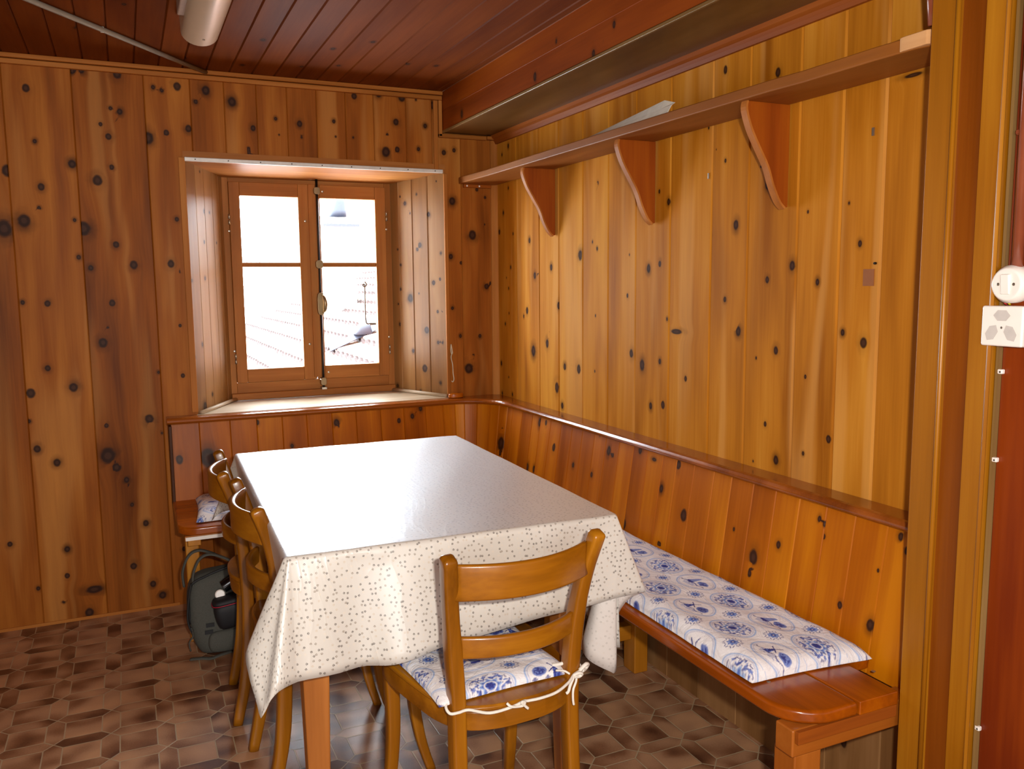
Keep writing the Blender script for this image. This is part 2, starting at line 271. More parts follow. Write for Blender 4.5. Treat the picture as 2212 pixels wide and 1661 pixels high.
K_WR= [(-0.54, 0.736, 0.0108, 0.015), (-0.596, 0.743, 0.0072, 0.01), (-0.066, 0.593, 0.0194, 0.027), (-0.17, 0.663, 0.005, 0.007), (-0.26, 0.548, 0.0079, 0.011), (-0.477, 0.537, 0.0115, 0.016), (-0.54, 0.542, 0.0079, 0.011), (-0.689, 0.658, 0.0101, 0.014), (-0.859, 0.62, 0.0065, 0.009), (-1.001, 0.612, 0.0065, 0.009), (-1.023, 0.763, 0.0036, 0.005), (-1.097, 0.716, 0.0101, 0.014), (-1.126, 0.707, 0.0058, 0.008), (-1.376, 0.737, 0.01, 0.005), (-1.29, 0.752, 0.0079, 0.011), (-1.507, 0.745, 0.0094, 0.013), (-1.435, 0.655, 0.0079, 0.011), (-1.566, 0.601, 0.0122, 0.017), (-1.251, 0.493, 0.0115, 0.016), (-1.469, 0.484, 0.005, 0.007), (-1.797, 0.619, 0.0036, 0.005), (-1.889, 0.566, 0.0137, 0.019), (-1.974, 0.624, 0.0065, 0.009), (-2.121, 0.686, 0.0043, 0.006), (-2.116, 0.716, 0.0043, 0.006), (-2.099, 0.724, 0.005, 0.007), (-2.337, 0.744, 0.0058, 0.008), (-2.358, 0.718, 0.0058, 0.008), (-2.199, 0.542, 0.0058, 0.008), (-2.292, 0.529, 0.0086, 0.012), (-2.291, 0.654, 0.0029, 0.004), (-1.883, 0.521, 0.0072, 0.01), (-1.46, 0.484, 0.0058, 0.008)]
K_WB= [(-1.423, 0.622, 0.0115, 0.016), (-1.315, 0.619, 0.023, 0.032), (-1.113, 0.746, 0.0065, 0.009), (-0.785, 0.72, 0.0101, 0.014), (-0.778, 0.705, 0.005, 0.007), (-0.507, 0.708, 0.0072, 0.01), (-0.403, 0.754, 0.0072, 0.01), (-0.979, 0.638, 0.0058, 0.008), (-0.444, 0.723, 0.0072, 0.01)]
K_BM= [(-0.246, 2.015, 0.0094, 0.013), (-0.941, 2.014, 0.0094, 0.013), (-1.341, 1.994, 0.0072, 0.01), (-1.849, 1.979, 0.0101, 0.014), (-1.458, 2.045, 0.0065, 0.009), (-1.1, 2.09, 0.0043, 0.006), (-0.52, 2.252, 0.005, 0.007), (-0.676, 2.221, 0.0043, 0.006)]
# ------------------------------------------------------------------ materials
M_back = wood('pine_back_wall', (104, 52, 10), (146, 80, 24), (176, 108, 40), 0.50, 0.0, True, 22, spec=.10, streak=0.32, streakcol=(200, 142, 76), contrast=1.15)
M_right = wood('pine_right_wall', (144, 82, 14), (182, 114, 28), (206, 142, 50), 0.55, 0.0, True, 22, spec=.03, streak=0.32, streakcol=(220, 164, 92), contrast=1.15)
M_wain = wood('varnished_pine_backrest', (132, 62, 1), (168, 88, 4), (198, 118, 8), 0.38, 0.0, True, 20, contrast=1.1, spec=.12)
M_jamb = wood('pale_pine_reveal', (112, 72, 34), (140, 96, 52), (164, 122, 76), 0.45, 0.0, True, 20, spec=.2)
M_ceil = wood('dark_stained_ceiling', (84, 34, 8), (110, 52, 14), (130, 66, 20), 0.6, 0.0, True, 18, spec=.05)
M_beam = wood('red_brown_beam', (104, 42, 6), (136, 62, 12), (158, 80, 16), 0.5, 0.0, True, 18, spec=.1)
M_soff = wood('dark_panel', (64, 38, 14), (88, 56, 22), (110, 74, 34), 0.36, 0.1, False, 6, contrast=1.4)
M_rail = wood('dark_varnished_rail', (104, 48, 10), (138, 70, 18), (160, 86, 28), 0.22, 0.5, False, 26)
M_trim = wood('pine_moulding', (132, 76, 26), (166, 100, 42), (190, 126, 62), 0.5, 0.0, False, 26, spec=.1)
M_rtrim = wood('red_brown_moulding', (110, 50, 16), (142, 72, 20), (166, 94, 34), 0.5, 0.0, False, 26, spec=.1)
M_win = wood('window_oak', (128, 76, 30), (158, 98, 46), (184, 124, 64), 0.5, 0.0, False, 30, spec=.12)
M_sill = wood('bleached_sill', (150, 126, 98), (178, 156, 128), (196, 178, 152), 0.5, 0.0, False, 24)
M_seat = wood('dark_varnished_bench', (110, 46, 2), (150, 70, 3), (180, 94, 6), 0.25, 0.2, False, 18, contrast=1.3)
M_leg = wood('yellow_bench_leg', (140, 84, 10), (168, 104, 20), (190, 128, 36), 0.38, 0.2, False, 22)
M_tleg = wood('table_leg_beech', (144, 82, 30), (172, 104, 44), (192, 126, 62), 0.42, 0.1, False, 26)
M_chair = wood('honey_varnished_chair', (98, 54, 3), (138, 82, 8), (170, 110, 18), 0.30, 0.1, False, 20, contrast=1.2)
M_brk = wood('red_brown_bracket', (104, 42, 4), (134, 60, 8), (158, 82, 12), 0.5, 0.0, False, 20, spec=.2)
M_shelf = wood('shelf_board', (118, 66, 24), (142, 84, 30), (164, 104, 44), 0.5, 0.0, False, 20, spec=.2)
M_post = wood('amber_door_casing', (112, 64, 3), (146, 88, 8), (170, 112, 20), 0.36, 0.0, False, 30)
M_postd = wood('brown_door_casing', (98, 46, 3), (118, 58, 6), (136, 72, 10), 0.36, 0.0, False, 30)
M_red = wood('red_varnished_board', (84, 24, 4), (108, 36, 5), (136, 56, 6), 0.36, 0.0, False, 18, contrast=1.3)
M_gold = wood('worn_edge_strip', (96, 70, 36), (124, 94, 52), (150, 120, 74), 0.4, 0.1, False, 30)
M_white = plain('white_plastic', (236, 228, 220), 0.3, 0, 0.3, 0.02)
M_lampw = plain('lamp_diffuser', (206, 192, 168), 0.35, 0, 0.1, 0.03, 12)
M_lampb = plain('lamp_housing', (170, 150, 136), 0.5, 0, 0, 0.04)
M_grey = plain('grey_conduit', (150, 138, 122), 0.55, 0.0)
M_alu = plain('aluminium_rail', (232, 226, 218), 0.4, 0.1)
M_brass = plain('aged_brass', (150, 128, 96), 0.35, 0.9)
M_iron = plain('dark_iron', (58, 52, 48), 0.4, 0.8)
M_steel = plain('zinc_screw', (190, 182, 168), 0.35, 0.9)
M_black = plain('black_recess', (22, 16, 14), 0.6)
M_pipe = plain('brown_painted_pipe', (140, 70, 44), 0.25, 0.0, 0.5)
M_paper = plain('white_paper', (242, 236, 222), 0.8)
M_cord = plain('cream_cord', (220, 206, 176), 0.9)
M_tie = plain('white_cotton_tie', (238, 230, 218), 0.9)
M_end = wood('bench_end_leg', (120, 60, 12), (150, 80, 20), (170, 98, 34), 0.38, 0.1, False, 22)
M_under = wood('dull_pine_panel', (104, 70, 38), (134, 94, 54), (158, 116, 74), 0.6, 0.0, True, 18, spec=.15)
M_bag = plain('grey_green_canvas', (82, 81, 73), 0.85, 0, 0, 0.14, 260, 0.3)
M_strap = plain('black_webbing', (26, 26, 28), 0.7, 0, 0, 0.1, 300, 0.2)
M_bagblk = plain('black_nylon', (16, 15, 20), 0.65, 0, 0, 0.1, 300, 0.2)
M_piping = plain('red_piping', (170, 20, 50), 0.5)
M_leather = plain('brown_leather_tag', (150, 86, 44), 0.6)
M_plaster = plain('rear_room_plaster', (206, 190, 166), 0.9)
M_lensm = plain('black_lens', (14, 14, 16), 0.2, 0.2, 0.6)
M_yel = plain('yellow_green_wire', (220, 200, 20), 0.4); M_redw = plain('red_wire', (190, 40, 40), 0.4)

def glass():
    t = NT('window_glass'); tr = t.n('BsdfTransparent', {0: (0.97, 0.98, 0.98, 1)}); g = t.n('BsdfGlossy', {'Color': (1, 1, 1, 1), 'Roughness': 0.02})
    mx = t.n('MixShader', {0: 0.05, 1: tr.outputs[0], 2: g.outputs[0]}); t.t.links.new(mx.outputs[0], t.out.inputs[0]); return t.m
M_glass = glass()

def floor_mat():
    t = NT('brown_mosaic_tiles'); oc = t.n('TexCoord').outputs['Object']
    p = 0.15; s = 1 / 6.0
    q = t.v2('MULTIPLY', t.v2('ADD', oc, (1.545, 0.997, 0)), (1 / p, 1 / p, 0)); sp = t.n('SeparateXYZ', {0: q})
    x, y = sp.outputs[0], sp.outputs[1]
    def per(a): return t.m2('ABSOLUTE', t.m2('SUBTRACT', t.m2('FRACT', t.m2('ADD', a, 0.5)), 0.5))
    u, v = per(x), per(y)
    inu = t.m2('LESS_THAN', u, s); inv = t.m2('LESS_THAN', v, s); both = t.m2('MULTIPLY', inu, inv)
    dd = t.m2('MULTIPLY', t.m2('ABSOLUTE', t.m2('SUBTRACT', u, v)), 0.707)
    do = t.m2('ABSOLUTE', t.m2('SUBTRACT', t.m2('MINIMUM', u, v), s))
    d = t.m2('ADD', t.m2('MULTIPLY', both, dd), t.m2('MULTIPLY', t.m2('SUBTRACT', 1.0, both), do))
    wb = t.noise(oc, 60, 2); d = t.m2('ADD', d, t.m2('MULTIPLY', t.m2('SUBTRACT', wb, 0.5), 0.006))
    grout = t.m2('SUBTRACT', 1.0, t.ss(d, 0.008, 0.016))
    # tile id: squares, upright and lying hexagons
    ver = t.m2('MULTIPLY', t.m2('LESS_THAN', u, v), inu); hor = t.m2('MULTIPLY', t.m2('LESS_THAN', v, u), inv)
    rx, ry = t.m2('FLOOR', t.m2('ADD', x, 0.5)), t.m2('FLOOR', t.m2('ADD', y, 0.5)); fx, fy = t.m2('FLOOR', x), t.m2('FLOOR', y)
    lerp = lambda k, a, b: t.m2('ADD', t.m2('MULTIPLY', k, b), t.m2('MULTIPLY', t.m2('SUBTRACT', 1.0, k), a))
    ix = t.m2('ADD', lerp(ver, fx, rx), t.m2('MULTIPLY', ver, 0.5)); iy = t.m2('ADD', lerp(hor, fy, ry), t.m2('MULTIPLY', hor, 0.5))
    idv = t.n('CombineXYZ', {0: ix, 1: iy}).outputs[0]
    wn = t.n('TexWhiteNoise', {'Vector': idv}, noise_dimensions='3D')
    off = t.v2('MULTIPLY', wn.outputs[1], (40, 40, 40))
    bl = t.noise(t.v2('ADD', t.v2('MULTIPLY', oc, (9, 9, 9)), off), 1.0, 1.0, 0.4, 0.1)
    fine = t.noise(oc, 180, 3.0)
    f = t.m2('ADD', bl, t.m2('MULTIPLY', t.m2('SUBTRACT', wn.outputs[0], 0.5), 0.10))
    f = t.m2('ADD', f, t.m2('MULTIPLY', t.m2('SUBTRACT', fine, 0.5), 0.12))
    # kiln-darkened rims of the long hexagon tiles
    hx = t.m2('ADD', ver, hor); f = t.m2('SUBTRACT', f, t.m2('MULTIPLY', hx, 0.05))
    col = t.ramp(f, [(0.26, lin((90, 54, 36))), (0.40, lin((134, 90, 62))), (0.54, lin((170, 126, 94))), (0.72, lin((190, 142, 104)))])
    col = t.mix(t.m2('MULTIPLY', grout, 0.85), col, lin((176, 154, 122)))
    h = t.m2('SUBTRACT', t.m2('MULTIPLY', fine, 0.15), grout)
    t.bsdf(col, 0.33, 0.0, 0.1, bump=h, bstr=0.35, bdist=0.002); return t.m
M_floor = floor_mat()

def cloth_mat(reverse=False):
    t = NT('oilcloth_reverse' if reverse else 'oilcloth_paws'); uv = t.n('UVMap', uv_map='UVMap').outputs[0]
    q = t.v2('MULTIPLY', uv, (82, 82, 0))
    vo = t.n('TexVoronoi', {'Vector': q, 'Scale': 1.0, 'Randomness': 0.85}, voronoi_dimensions='2D', feature='F1')
    d = t.v2('SUBTRACT', q, vo.outputs['Position']); cs = t.n('SeparateColor', {0: vo.outputs['Color']})
    rt = t.n('VectorRotate', {'Vector': d, 'Angle': t.m2('MULTIPLY', cs.outputs[0], 6.28)}, rotation_type='Z_AXIS').outputs[0]
    def blob(cx, cy, rx, ry):
        return t.m2('SUBTRACT', t.vlen(t.v2('MULTIPLY', t.v2('SUBTRACT', rt, (cx, cy, 0)), (1 / rx, 1 / ry, 0))), 1.0)
    b = blob(0, -0.08, 0.125, 0.095)
    for cx, cy in ((-0.17, 0.03), (-0.065, 0.13), (0.065, 0.13), (0.17, 0.03)): b = t.m2('MINIMUM', b, blob(cx, cy, 0.052, 0.068))
    mk = t.m2('SUBTRACT', 1.0, t.ss(b, -0.15, 0.35))
    ink = t.ramp(cs.outputs[1], [(0.0, lin((88, 80, 74))), (0.40, lin((140, 128, 114))), (0.66, lin((196, 182, 164))), (0.80, lin((210, 200, 186)))])
    ink.node.color_ramp.interpolation = 'CONSTANT'
    big = t.noise(uv, 3.0, 2.0); base = t.mix(big, lin((206, 202, 196)), lin((202, 195, 184)))
    if reverse: base = lin((206, 198, 192)); mk = t.m2('MULTIPLY', mk, 0.3)
    col = t.mix(t.m2('MULTIPLY', mk, 0.9), base, ink)
    w1 = t.noise(t.v2('MULTIPLY', uv, (7, 2.2, 1)), 1.0, 3.0, 0.5, 1.2); w2 = t.noise(uv, 2.5, 2.0)
    cre = t.m2('POWER', t.m2('SUBTRACT', 1.0, t.m2('MULTIPLY', t.m2('ABSOLUTE', t.m2('SUBTRACT', w1, 0.5)), 6.0), clamp=True), 3.0)
    h = t.m2('ADD', t.m2('MULTIPLY', cre, 0.3), t.m2('MULTIPLY', w2, 1.2))
    b = t.bsdf(col, 0.55 if reverse else 0.48, 0.0 if reverse else 0.8, 0.17, bump=h, bstr=0.30, bdist=0.006, spec=0.3 if reverse else 0.6)
    if not reverse:   # vinyl haze, stronger towards grazing angles
        lw = t.n('LayerWeight', {0: 0.5}).outputs['Facing']
        fac = t.m2('ADD', 0.01, t.m2('MULTIPLY', t.m2('POWER', lw, 2.5), 0.75))
        g = t.n('BsdfGlossy', {'Color': (0.90, 0.95, 1, 1), 'Roughness': 0.56})
        mx = t.n('MixShader', {0: fac, 1: b.outputs[0], 2: g.outputs[0]}); t.t.links.new(mx.outputs[0], t.out.inputs[0])
    return t.m
M_cloth = cloth_mat(); M_clothr = cloth_mat(True)

def delft_mat():
    t = NT('blue_and_white_print'); c = t.attr('print').outputs['Color']; oc = t.n('TexCoord').outputs['Object']
    wv = t.noise(oc, 420, 2.0); cl = t.n('TexVoronoi', {'Vector': oc, 'Scale': 85.0}, feature='DISTANCE_TO_EDGE').outputs[0]
    col = t.mix(t.m2('MULTIPLY', t.m2('SUBTRACT', 1.0, t.ss(cl, 0.0, 0.05)), 0.10), c, lin((150, 146, 150)))
    wr = t.noise(oc, 20, 4.0, 0.62, 0.8)
    t.bsdf(col, 0.75, bump=t.m2('ADD', t.m2('MULTIPLY', wr, 1.0), t.m2('MULTIPLY', wv, 0.06)), bstr=0.6, bdist=0.010); return t.m
M_delft = delft_mat()

def delft_paint(u, v):
    """faience print in metres: medallions (flower or windmill scene) on a grid with rosettes between"""
    PU, PV = 0.145, 0.110
    WH, LB, MB_, DB = [np.array(lin(c)[:3]) for c in ((228, 224, 226), (150, 174, 216), (84, 110, 184), (40, 48, 128))]
    out = np.ones(u.shape + (3,)) * WH
    def put(mask, col, a=1.0):
        k = (np.clip(mask, 0, 1) * a)[..., None]; out[:] = out * (1 - k) + col * k
    sm = lambda x, w=0.12: np.clip(0.5 - x / w, 0, 1)
    hsh = lambda a, b: np.modf(np.abs(np.sin(a * 12.9898 + b * 78.233) * 43758.5453))[0]
    def vn(x, y):
        xi, yi = np.floor(x), np.floor(y); fx, fy = x - xi, y - yi; fx = fx * fx * (3 - 2 * fx); fy = fy * fy * (3 - 2 * fy)
        return (hsh(xi, yi) * (1 - fx) + hsh(xi + 1, yi) * fx) * (1 - fy) + (hsh(xi, yi + 1) * (1 - fx) + hsh(xi + 1, yi + 1) * fx) * fy
    ci, cj = np.round(u / PU), np.round(v / PV); a = u - ci * PU; b = v - cj * PV
    par = np.mod(ci + cj, 2); n = vn(u * 260, v * 260); n2 = vn(u * 110 + 7, v * 110)
    r = np.sqrt((a / 0.059) ** 2 + (b / 0.044) ** 2); th = np.arctan2(b / 0.044, a / 0.059)
    put(sm(np.abs(r - 1) - 0.035, 0.05), LB); put(sm(np.abs(r - 0.90) - 0.012, 0.04), MB_, 0.7)
    fl = (par == 0)
    put(fl * sm(np.abs(r - 0.62 - 0.10 * np.cos(th * 8)) - 0.10 * (n > 0.35), 0.08), MB_, 0.9)
    put(fl * sm(np.abs(r - 0.78 + 0.03 * np.cos(th * 16)) - 0.025, 0.05) * (np.cos(th * 12 + 1) > 0), DB, 0.9)
    put(fl * sm(r - 0.42 - 0.06 * np.cos(th * 8), 0.06), LB); put(fl * sm(r - 0.34 - 0.05 * np.cos(th * 8), 0.06), MB_)
    put(fl * sm(np.abs(r - 0.24) - 0.03, 0.04), WH); put(fl * sm(r - 0.17 - 0.04 * np.cos(th * 6), 0.04), DB)
    put(fl * sm(np.abs(r - 0.5) - 0.02, 0.04) * (np.cos(th * 16) > 0.2), DB, 0.8)
    put(fl * (r < 0.84) * (r > 0.4) * (n > 0.72), DB, 0.7)
    sc = (par == 1); kind = np.mod(ci * 3 + cj * 5, 3); A = a; B = b
    ins = r < 0.84
    tree = ((A + 0.022) / 0.017) ** 2 + ((B - 0.006) / 0.013) ** 2 + (n2 - 0.5) * 0.9
    put(sc * ins * sm(tree - 1, 0.25), MB_, 0.9); put(sc * ins * sm(tree - 0.55, 0.25) * (n > 0.4), DB, 0.9)
    wat = np.sin(B * 1500 + n2 * 4) > 0.1
    put(sc * ins * (B < -0.010) * (B > -0.026) * wat * (np.abs(A) < 0.036 + B * 0.5), MB_, 0.75)
    mill = (np.abs(A - 0.014) < 0.0065 - (B + 0.002) * 0.25) & (B > -0.016) & (B < 0.008)
    put(sc * (kind != 1) * mill, MB_); put(sc * (kind != 1) * mill * (n > 0.5), DB)
    x1, y1 = A - 0.014, B - 0.008; ca, sa = math.cos(0.5), math.sin(0.5); xr, yr = x1 * ca + y1 * sa, -x1 * sa + y1 * ca
    blades = ((np.abs(xr) < 0.0013) & (np.abs(yr) < 0.019)) | ((np.abs(yr) < 0.0013) & (np.abs(xr) < 0.019))
    put(sc * (kind != 1) * blades * ins, DB)
    boat = (np.abs(A - 0.012) < 0.017 + B * 0.6) & (B > -0.014) & (B < -0.006)
    sail = (A - 0.012 > -0.010) & (A - 0.012 < 0.012 - (B + 0.004) * 0.55) & (B > -0.005) & (B < 0.022)
    put(sc * (kind == 1) * boat, DB); put(sc * (kind == 1) * sail * ins, MB_, 0.85)
    put(sc * ins * (np.abs(B + 0.012 + 0.003 * np.sin(A * 200)) < 0.0015), DB, 0.8)
    # rosettes at the crossings
    ri, rj = np.floor(u / PU) + 0.5, np.floor(v / PV) + 0.5; a = u - ri * PU; b = v - rj * PV
    r = np.sqrt(a * a + b * b) / 0.0235; th = np.arctan2(b, a)
    put(sm(np.abs(r - 0.80 - 0.13 * np.cos(th * 8)) - 0.07, 0.08) * (np.cos(th * 16 + PI) > -0.45), DB)
    put(sm(r - 0.52 - 0.08 * np.cos(th * 8), 0.08), MB_); put(sm(np.abs(r - 0.36 - 0.03 * np.cos(8 * th)) - 0.035, 0.05), LB)
    put(sm(r - 0.20, 0.06), DB); put(sm(r - 0.08, 0.06), WH)
    line = np.abs(v - (np.round(v / PV - 0.5) + 0.5) * PV - 0.006 * np.sin(u * 60)) < 0.0008
    put(line * (r > 1.1), LB, 0.6)
    return out

def paint_attr(me, u, v):
    c = delft_paint(np.asarray(u, float), np.asarray(v, float)); d = np.ones((len(me.vertices), 4), 'f'); d[:, :3] = c
    at = me.color_attributes.new('print', 'FLOAT_COLOR', 'POINT'); at.data.foreach_set('color', d.ravel())

def cushion(name, label, poly, z0, h, step, rnd, uo=(0, 0), swap=False, group=None, edge=0.012, loc=(0, 0, 0), rz=0.0):
    """stuffed flat cushion: bilinear patch of four corners, puffed, with pinched corners and a seam"""
    P = [np.array(p, float) for p in poly]   # corners in order
    nu = int(np.linalg.norm(P[1] - P[0]) / step); nv = int(np.linalg.norm(P[3] - P[0]) / step)
    s, t = np.meshgrid(np.linspace(0, 1, nu + 1), np.linspace(0, 1, nv + 1), indexing='ij')
    e1 = np.clip(1 - np.abs(2 * s - 1), 0, 1) * np.linalg.norm(P[1] - P[0]) / 2; e2 = np.clip(1 - np.abs(2 * t - 1), 0, 1) * np.linalg.norm(P[3] - P[0]) / 2
    # edge bows in between corners
    bow = lambda q: 4 * q * (1 - q)
    ss = s + 0.0 * s; tt = t
    XY = (1 - ss)[..., None] * (1 - tt)[..., None] * P[0] + ss[..., None] * (1 - tt)[..., None] * P[1] + ss[..., None] * tt[..., None] * P[2] + (1 - ss)[..., None] * tt[..., None] * P[3]
    rs = np.random.RandomState(rnd); wv = np.zeros(s.shape)
    for _ in range(14):
        kx, ky = rs.uniform(-55, 55, 2); wv += np.sin(XY[..., 0] * kx + XY[..., 1] * ky + rs.uniform(0, 6)) * rs.uniform(0.3, 1)
    wv /= 6
    q = lambda e, w: np.sqrt(np.clip(1 - (1 - np.clip(e / w, 0, 1)) ** 2, 0, 1))
    prof = q(e1, 0.05) * q(e2, 0.05)
    cen = XY.reshape(-1, 2).mean(0)
    pin = 0.012 * (1 - q(e1, 0.05)) * bow(t) * 0.8; pin2 = 0.012 * (1 - q(e2, 0.05)) * bow(s) * 0.8
    du_ = (P[1] - P[0]) / np.linalg.norm(P[1] - P[0]); dv_ = (P[3] - P[0]) / np.linalg.norm(P[3] - P[0])
    XY = XY + (np.sign(0.5 - s) * pin)[..., None] * du_ + (np.sign(0.5 - t) * pin2)[..., None] * dv_
    XY += (wv * 0.002 * (1 - prof))[..., None] * dv_
    zt = z0 + 0.006 + (h - 0.006) * prof * (1 + 0.20 * wv); zb = z0 + 0.006 - 0.0055 * q(e1, 0.02) * q(e2, 0.02)
    n = (nu + 1) * (nv + 1); top = np.dstack([XY, zt]).reshape(-1, 3); bot = np.dstack([XY, zb]).reshape(-1, 3)
    V = np.vstack([top, bot]); idx = np.arange(n).reshape(nu + 1, nv + 1)
    q0 = np.stack([idx[:-1, :-1], idx[1:, :-1], idx[1:, 1:], idx[:-1, 1:]], -1).reshape(-1, 4)
    Fc = np.vstack([q0, q0[:, ::-1] + n])
    rim = np.concatenate([idx[:, 0], idx[-1, 1:], idx[-2::-1, -1], idx[0, -2:0:-1]]); nx = np.roll(rim, -1)
    Fc = np.vstack([Fc, np.stack([rim, rim + n, nx + n, nx], -1)])
    me = bpy.data.meshes.new(name); me.from_pydata(V.tolist(), [], Fc.tolist()); me.update()
    L1 = np.linalg.norm(P[1] - P[0]); L2 = np.linalg.norm(P[3] - P[0])
    a = np.tile((s * L1).ravel(), 2) + uo[0]; b = np.tile((t * L2).ravel(), 2) + uo[1]
    if swap: a, b = b, a
    paint_attr(me, a, b)
    bm = bmesh.new(); bm.from_mesh(me); bmesh.ops.recalc_face_normals(bm, faces=bm.faces); bm.to_mesh(me); bm.free()
    o = link(name, me, None, M_delft, True); o.location = loc; o.rotation_euler = (0, 0, rz)
    return tag(o, label, 'cushion', group)
H = 2.15
# ------------------------------------------------------------------ room shell
XL, YR = -3.7, -5.6
mb = MB(); mb.box(XL - .2, 0.6, YR - .2, 0.02, -0.12, 0.0, 0); fo = struct(mb.build('floor', M_floor))
neg = lambda ks: [(-k[0], k[1], k[2], k[3]) for k in ks]
JB = [XL, -3.44, -3.2, -2.95, -2.7, -2.45, -2.2, -1.945, -1.720, -1.472, -1.306, -1.179, -1.054, -.933, -.812, -.69, -.568, -.424, -.305, -.172, 0.0]
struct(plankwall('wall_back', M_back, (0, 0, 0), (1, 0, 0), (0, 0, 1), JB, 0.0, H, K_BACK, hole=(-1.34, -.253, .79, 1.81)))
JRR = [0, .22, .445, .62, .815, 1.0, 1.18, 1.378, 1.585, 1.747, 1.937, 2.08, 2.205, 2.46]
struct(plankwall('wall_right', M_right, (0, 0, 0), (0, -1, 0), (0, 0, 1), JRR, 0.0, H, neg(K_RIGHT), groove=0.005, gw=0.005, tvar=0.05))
cj = [-1.157 + .0865 * k for k in range(-30, 11)] + [-.259]
ck = [(RNG.uniform(-2.6, -.3), RNG.uniform(-2.6, -.05), .006, .010) for _ in range(36)]
struct(plankwall('ceiling', M_ceil, (0, 0, H), (1, 0, 0), (0, -1, 0), cj, 0.0, -YR, [(k[0], -k[1], k[2], k[3]) for k in ck], groove=0.006, gw=0.004, du=.03, dv=.035))
# solid masonry behind the boards
struct(MB().box(-3.95, -1.36, .012, .55, -.1, 2.5).box(-.235, .4, .012, .55, -.1, 2.5).box(-1.36, -.235, .012, .55, 1.84, 2.5).box(-1.36, -.235, .012, .55, -.1, .765)
       .box(-1.36, -1.19, .36, .55, .765, 1.84).box(-.395, -.235, .36, .55, .765, 1.84).build('wall_masonry', M_plaster))
struct(MB().box(.012, .3, YR - .2, .012, -.1, 2.5).build('wall_core_right', M_plaster))
struct(MB().box(XL - .25, XL, YR - .2, .012, -.1, 2.5).build('wall_left', M_plaster))
wx0, wx1, wz0, wz1 = -3.15, -.85, .62, 2.08
struct(MB().box(XL, wx0, YR - .2, YR, -.1, 2.5).box(wx1, .3, YR - .2, YR, -.1, 2.5).box(wx0, wx1, YR - .2, YR, -.1, wz0).box(wx0, wx1, YR - .2, YR, wz1, 2.5).build('wall_rear', M_plaster))
rw = MB()
cur = MB(); cp = [(wx0 - .05 + i * .02, YR + .012 + .008 * math.sin(i * 1.3)) for i in range(int((wx1 - wx0 + .1) / .02) + 1)]
cur.loft([[(x, y, wz0 - .03) for x, y in cp], [(x, y, wz1 + .02) for x, y in cp]], cap=False, closed=False)
o = cur.build('curtain', M_white); md = o.modifiers.new('thick', 'SOLIDIFY'); md.thickness = .002
tag(o, 'white curtain added over the made-up window in the rear wall', 'curtain')  # unseen curtain, added as backing for the rear fill lamp
for a, b, c, d in ((wx0, wx1, wz0, wz0 + .05), (wx0, wx1, wz1 - .05, wz1), (wx0, wx0 + .05, wz0 + .05, wz1 - .05), (wx1 - .05, wx1, wz0 + .05, wz1 - .05), (-2.03, -1.97, wz0 + .05, wz1 - .05)): rw.box(a, b, YR - .12, YR - .07, c, d)
struct(rw.build('added_rear_window', M_win, bevel=.004))  # unseen window frame, made up to go with the rear fill lamp
struct(MB().box(XL - .25, .3, YR - .2, .55, H + .015, 2.5).build('ceiling_slab', M_plaster))

# ceiling beam boxed in along the right wall
struct(plankwall('trim_1', M_beam, (-.259, 0, 0), (0, 0, 1), (0, -1, 0), [1.985, 2.07, H], 0.0, -YR, [(k[1], -k[0], k[3], k[2]) for k in K_BM], groove=.002, gw=.001, du=.02, dv=.03, tvar=.03))
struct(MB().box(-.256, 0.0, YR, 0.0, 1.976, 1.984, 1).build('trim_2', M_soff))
struct(MB().box(-.2625, -.254, YR, 0.0, 1.9735, 1.984, 1).build('trim_3', M_gold, bevel=.002))
prof = [(0, 1.976), (0, 1.940), (-.010, 1.940), (-.014, 1.950), (-.020, 1.958), (-.030, 1.964), (-.032, 1.976)]
struct(MB().prism(prof, -2.44, -0.01, ax=1, plane='xz').build('trim_4', M_rtrim))
# cornice along the window wall and round the beam
struct(MB().box(XL, -.262, -.020, 0.0, 2.114, 2.132, 0).box(XL, -.262, -.030, 0.0, 2.134, H, 0).build('trim_5', M_trim, bevel=.003))
struct(MB().box(-.278, -.262, -.018, 0.0, 1.958, 2.114, 2).box(-.300, -.280, -.010, 0.0, 1.80, 2.114, 2).box(-.278, -.05, -.018, 0, 1.955, 1.972, 0).box(-.052, -.005, -.030, 0, 1.957, 1.972, 0).build('trim_6', M_trim, bevel=.003))
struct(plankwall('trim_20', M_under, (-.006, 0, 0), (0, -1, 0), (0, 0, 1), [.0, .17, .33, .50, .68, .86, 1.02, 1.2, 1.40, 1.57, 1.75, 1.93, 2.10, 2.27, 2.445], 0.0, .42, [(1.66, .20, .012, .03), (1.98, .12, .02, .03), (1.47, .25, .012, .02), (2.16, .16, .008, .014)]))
# corner batten
struct(MB().prism([(0, 0), (-.030, 0), (-.028, -.008), (-.016, -.018), (-.006, -.020), (0, -.020)], .79, 1.956, plane='xy').build('trim_7', M_trim))
# light skirting line at the foot of the window wall
struct(MB().box(XL, -1.45, -.004, 0, 0, .012, 0).build('baseboard_back', M_trim))

